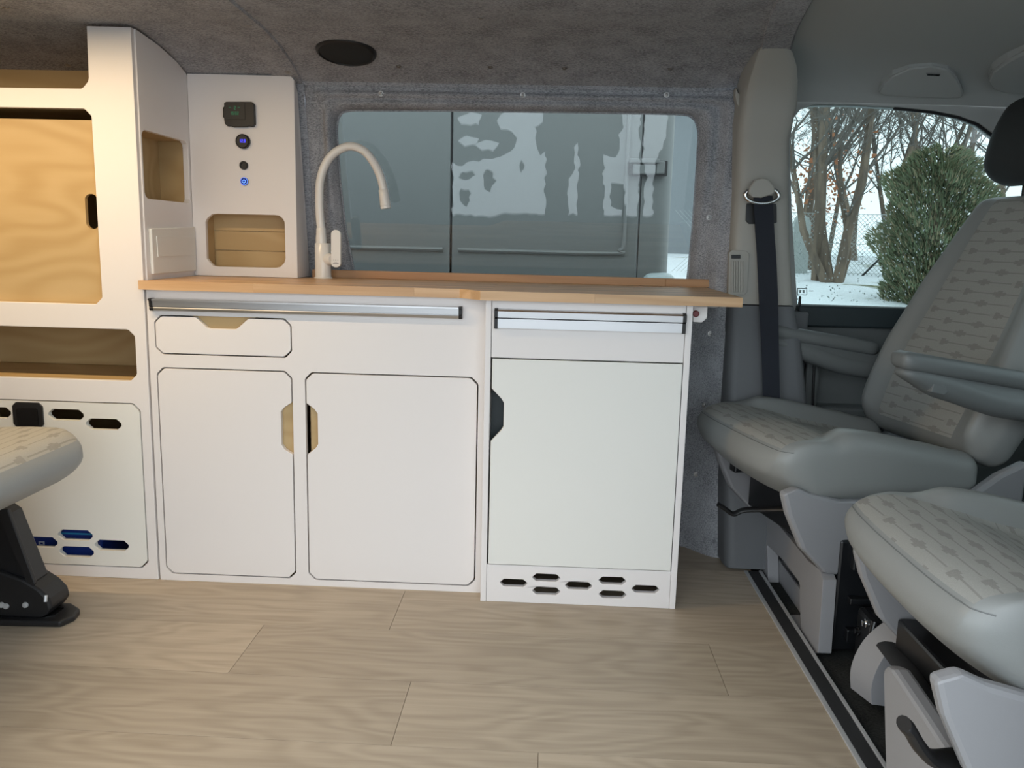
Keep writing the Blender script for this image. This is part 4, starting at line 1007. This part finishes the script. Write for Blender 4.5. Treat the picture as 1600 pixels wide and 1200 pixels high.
# tail lamp shoulder low at the corner
p = V(1030, 430); MB().rbox((p.x, VY+.02, p.z-.11), (.07, .05, .12), .045, (8, 8, 10)).build('tail_lamp', 'glassedge', nv, smooth='all')
# hinge
hg = lambda px, py: V(px, py)
def hb_(x0, y0, x1, y1, d0, d1, m, name, par):
    a, b = V(x0, y0), V(x1, y1); return MB().box((a.x, VY-d0, b.z), (b.x, VY-d1, a.z)).build(name, m, par, bevel=.004)
hin = hb_(984, 251, 1041, 276, .030, -.002, 'vanseam', 'door_hinge', nv)
hb_(982, 249, 1028, 257, .050, .020, 'vanpaint', 'hinge_arm', hin); hb_(988, 258, 1022, 274, .045, .028, 'vanpaint', 'hinge_plate', hin); hb_(1024, 253, 1036, 273, .042, .028, 'vanpaint', 'hinge_plate', hin)
# trees
def grow_tree(name, label, base, trunks, seed, group=None, twigs=True, height=5.0, depth=4, leaf=None):
    R_ = random.Random(seed); t = thing(name, label, 'tree', base, group)
    tm = MB(); bm_ = MB(); ends = []
    def branch(p, d, L, r, dep, dest):
        pts = [p]; dd = d.copy(); n = 5
        for i in range(n):
            dd = (dd+Vector((R_.gauss(0, .13), R_.gauss(0, .13), R_.gauss(.02, .10)))).normalized(); pts.append(pts[-1]+dd*L/n)
        dest.tube(pts, [r*(1-.55*i/n) for i in range(n+1)], 6 if dep > 2 else 4, caps=False)
        if dep <= 0: ends.append(pts[-1]); return
        for i in range(R_.randint(3, 5) if dep < depth else 7):
            k = R_.randint(2, n); az = R_.uniform(0, 2*math.pi)
            nd = (dd*.7+Vector((math.cos(az), math.sin(az), R_.uniform(-.1, .5)))*R_.uniform(.5, .9)).normalized()
            branch(pts[k], nd, L*R_.uniform(.38, .62), max(r*(.30 if dep == depth else .45), .005), dep-1, bm_)
    for (dx, dy, dir_, r, L) in trunks:
        branch(Vector(base)+Vector((dx, dy, -.05)), Vector(dir_).normalized(), L, r, depth, tm)
    tm.build('trunk', 'bark', t, smooth=True); b = bm_.build('branches', 'twig', t, smooth=True); b['kind'] = 'stuff'
    if leaf:
        lm = MB()
        for _ in range(leaf[0]):
            c = Vector(base)+Vector(leaf[1])+Vector((R_.gauss(0, leaf[2]), R_.gauss(0, leaf[2]), R_.gauss(0, leaf[2]*1.2))); s = R_.uniform(.03, .07)
            v = [c+Vector((R_.uniform(-s, s), R_.uniform(-s, s), R_.uniform(-s, s))) for _ in range(4)]; lm.add(v, [(0, 1, 2), (0, 2, 3), (0, 3, 1), (1, 3, 2)])
        l_ = lm.build('dry_leaves', 'orangeleaf', t); l_['kind'] = 'stuff'
    return t
def ground_at(px, py, y): p = ony(px, py, y); return Vector((p.x, y, gz(y)))
b = ground_at(1300, 432, 15.0)
grow_tree('garden_tree', 'leafless multi stemmed tree standing in the snow behind the cab window', b, [(-.10, 0, (-.50, 0, 1), .085, 2.6), (-.02, .05, (.0, .1, 1), .10, 4.8), (.10, 0, (.12, -.05, 1), .10, 4.6), (.18, .1, (.45, .1, 1), .065, 2.6), (-.16, .3, (-.10, .1, 1), .11, 5.0)], 4, depth=4)
b = ground_at(1262, 425, 17.5)
grow_tree('garden_tree', 'slim bare tree with dry orange leaves by the concrete post', b, [(0, 0, (.0, 0, 1), .12, 4.6)], 9, depth=4, leaf=(420, (.05, -.3, 1.9), .42))
b = ground_at(1390, 425, 21)
grow_tree('garden_tree', 'bare thicket tree beyond the wire fence', b, [(0, 0, (.1, 0, 1), .10, 4.8), (.7, .3, (.2, 0, 1), .09, 4.6), (-.8, .2, (-.15, 0, 1), .09, 4.5)], 21, depth=4)
b = ground_at(1500, 425, 22)
grow_tree('garden_tree', 'bare thicket tree rising behind the conifer', b, [(0, 0, (.1, 0, 1), .10, 5.0), (1.0, .3, (.2, 0, 1), .09, 4.6), (-.9, .2, (-.15, 0, 1), .09, 4.6)], 33, depth=4)
for i_, (px_, yy, lb) in enumerate(((1330, 24, 'bare thicket tree far behind the multi stemmed tree'), (1440, 25, 'bare thicket tree far behind the conifer'), (1250, 26, 'bare thicket tree far behind the concrete post'))):
    b = ground_at(px_, 425, yy); grow_tree('garden_tree', lb, b, [(0, 0, (.08, 0, 1), .09, 5.2), (.9, .3, (.2, 0, 1), .08, 4.8), (-1.0, .2, (-.18, 0, 1), .08, 4.9)], 50+i_, depth=4)
# rendered house wall seen past the corner of the parked van
ho = thing('house', 'plain grey rendered house behind the corner of the parked van', 'house', (.5, 24, .7))
MB().box((-5, 22.2, .2), (4.5, 27, 4.6)).build('wall', 'render', ho)
MB().loft([[(x, 21.9, 4.6), (x, 24.6, 6.6), (x, 27.3, 4.6)] for x in (-5.3, 4.8)]).build('roof', 'vanseam', ho)
# conifer
cb_ = ground_at(1450, 470, 12.5); cn = thing('conifer', 'dense green conifer standing in the snow in front of the wire fence', 'conifer', cb_)
MB().tube([cb_+Vector((0, 0, -.05)), cb_+Vector((.03, 0, 2.0))], [.09, .03], 8).build('trunk', 'bark', cn, smooth=True)
RC = random.Random(8); lm = [MB(), MB()]
for _ in range(23000):
    h = RC.random(); ang = RC.uniform(0, 2*math.pi)
    rmax = lerp_tab([(0, .50), (.2, .68), (.45, .74), (.7, .72), (.88, .60), (.96, .42), (1, .16)], h)*(1+.16*math.sin(ang*3+h*14)+.12*math.sin(ang*7+h*31))
    rad = rmax*RC.random()**.30
    c = cb_+Vector((rad*math.cos(ang), rad*math.sin(ang), -.02+h*2.14+.14*math.sin(ang*2+1)*h)); s = RC.uniform(.018, .04)
    o_ = Vector((math.cos(ang), math.sin(ang), RC.uniform(.3, 1.6))).normalized()*s*2.0; sd_ = Vector((RC.gauss(0, 1), RC.gauss(0, 1), RC.gauss(0, 1))).normalized()*s*.55; sd2 = o_.cross(sd_).normalized()*s*.4
    lm[RC.random() < .28].add([c-o_*.4+sd_, c-o_*.4-sd_, c-o_*.3+sd2, c+o_], [(0, 1, 3), (1, 2, 3), (2, 0, 3), (0, 2, 1)])
for m_, nm in zip(lm, ('needle', 'needle2')): o = m_.build('foliage', nm, cn); o['kind'] = 'stuff'
# wire fence with posts
fe = thing('wire_fence', 'chain link fence crossing the snowy garden behind the trees', 'fence', (6, 16.2, gz(16.2)))
fy = 16.2; fz = gz(fy); wm = MB(); pitch = .085; x0, x1, hgt = 3.5, 9.6, 1.15
def wire(a, b, r=.004):
    a, b = Vector(a), Vector(b); d = (b-a).normalized(); u = d.cross(Vector((0, 1, 0))).normalized()*r; v_ = Vector((0, r, 0)); wm.add([a+u, a-u*.5+v_, a-u*.5-v_, b+u, b-u*.5+v_, b-u*.5-v_], [(0, 1, 4, 3), (1, 2, 5, 4), (2, 0, 3, 5)])
x = x0-hgt
while x < x1:
    for s in (1, -1):
        xa, xb = (x, x+hgt) if s == 1 else (x+hgt, x)
        wire((xa, fy, fz), (xb, fy, fz+hgt))
    x += pitch
o = wm.build('mesh', 'wire', fe); o['kind'] = 'stuff'
for z in (.05, .6, 1.15): MB().tube([(x0, fy, fz+z), (x1, fy, fz+z)], .006, 6).build('tension_wire', 'wire', fe)
for px in (1381, 1560):
    p = ony(px, 420, fy); MB().tube([(p.x, fy, fz-.1), (p.x, fy, fz+1.2)], .025, 8).build('post', 'vanseam', fe); MB().tube([(p.x, fy-.02, fz+.45), (p.x-.42, fy-.02, fz-.02)], .02, 8).build('brace', 'vanseam', fe)
p = ony(1247, 420, 16.5)
cpz = gz(16.5); MB().prism([(p.x-.16, cpz-.1), (p.x+.16, cpz-.1), (p.x+.16, cpz+.95), (p.x+.10, cpz+1.08), (p.x-.10, cpz+1.08), (p.x-.16, cpz+.95)], 'y', 16.42, 16.58).build('concrete_post', 'concrete', None, bevel=.01)
tag(bpy.data.objects['concrete_post'], 'pale concrete post at the end of the wire fence', 'post')
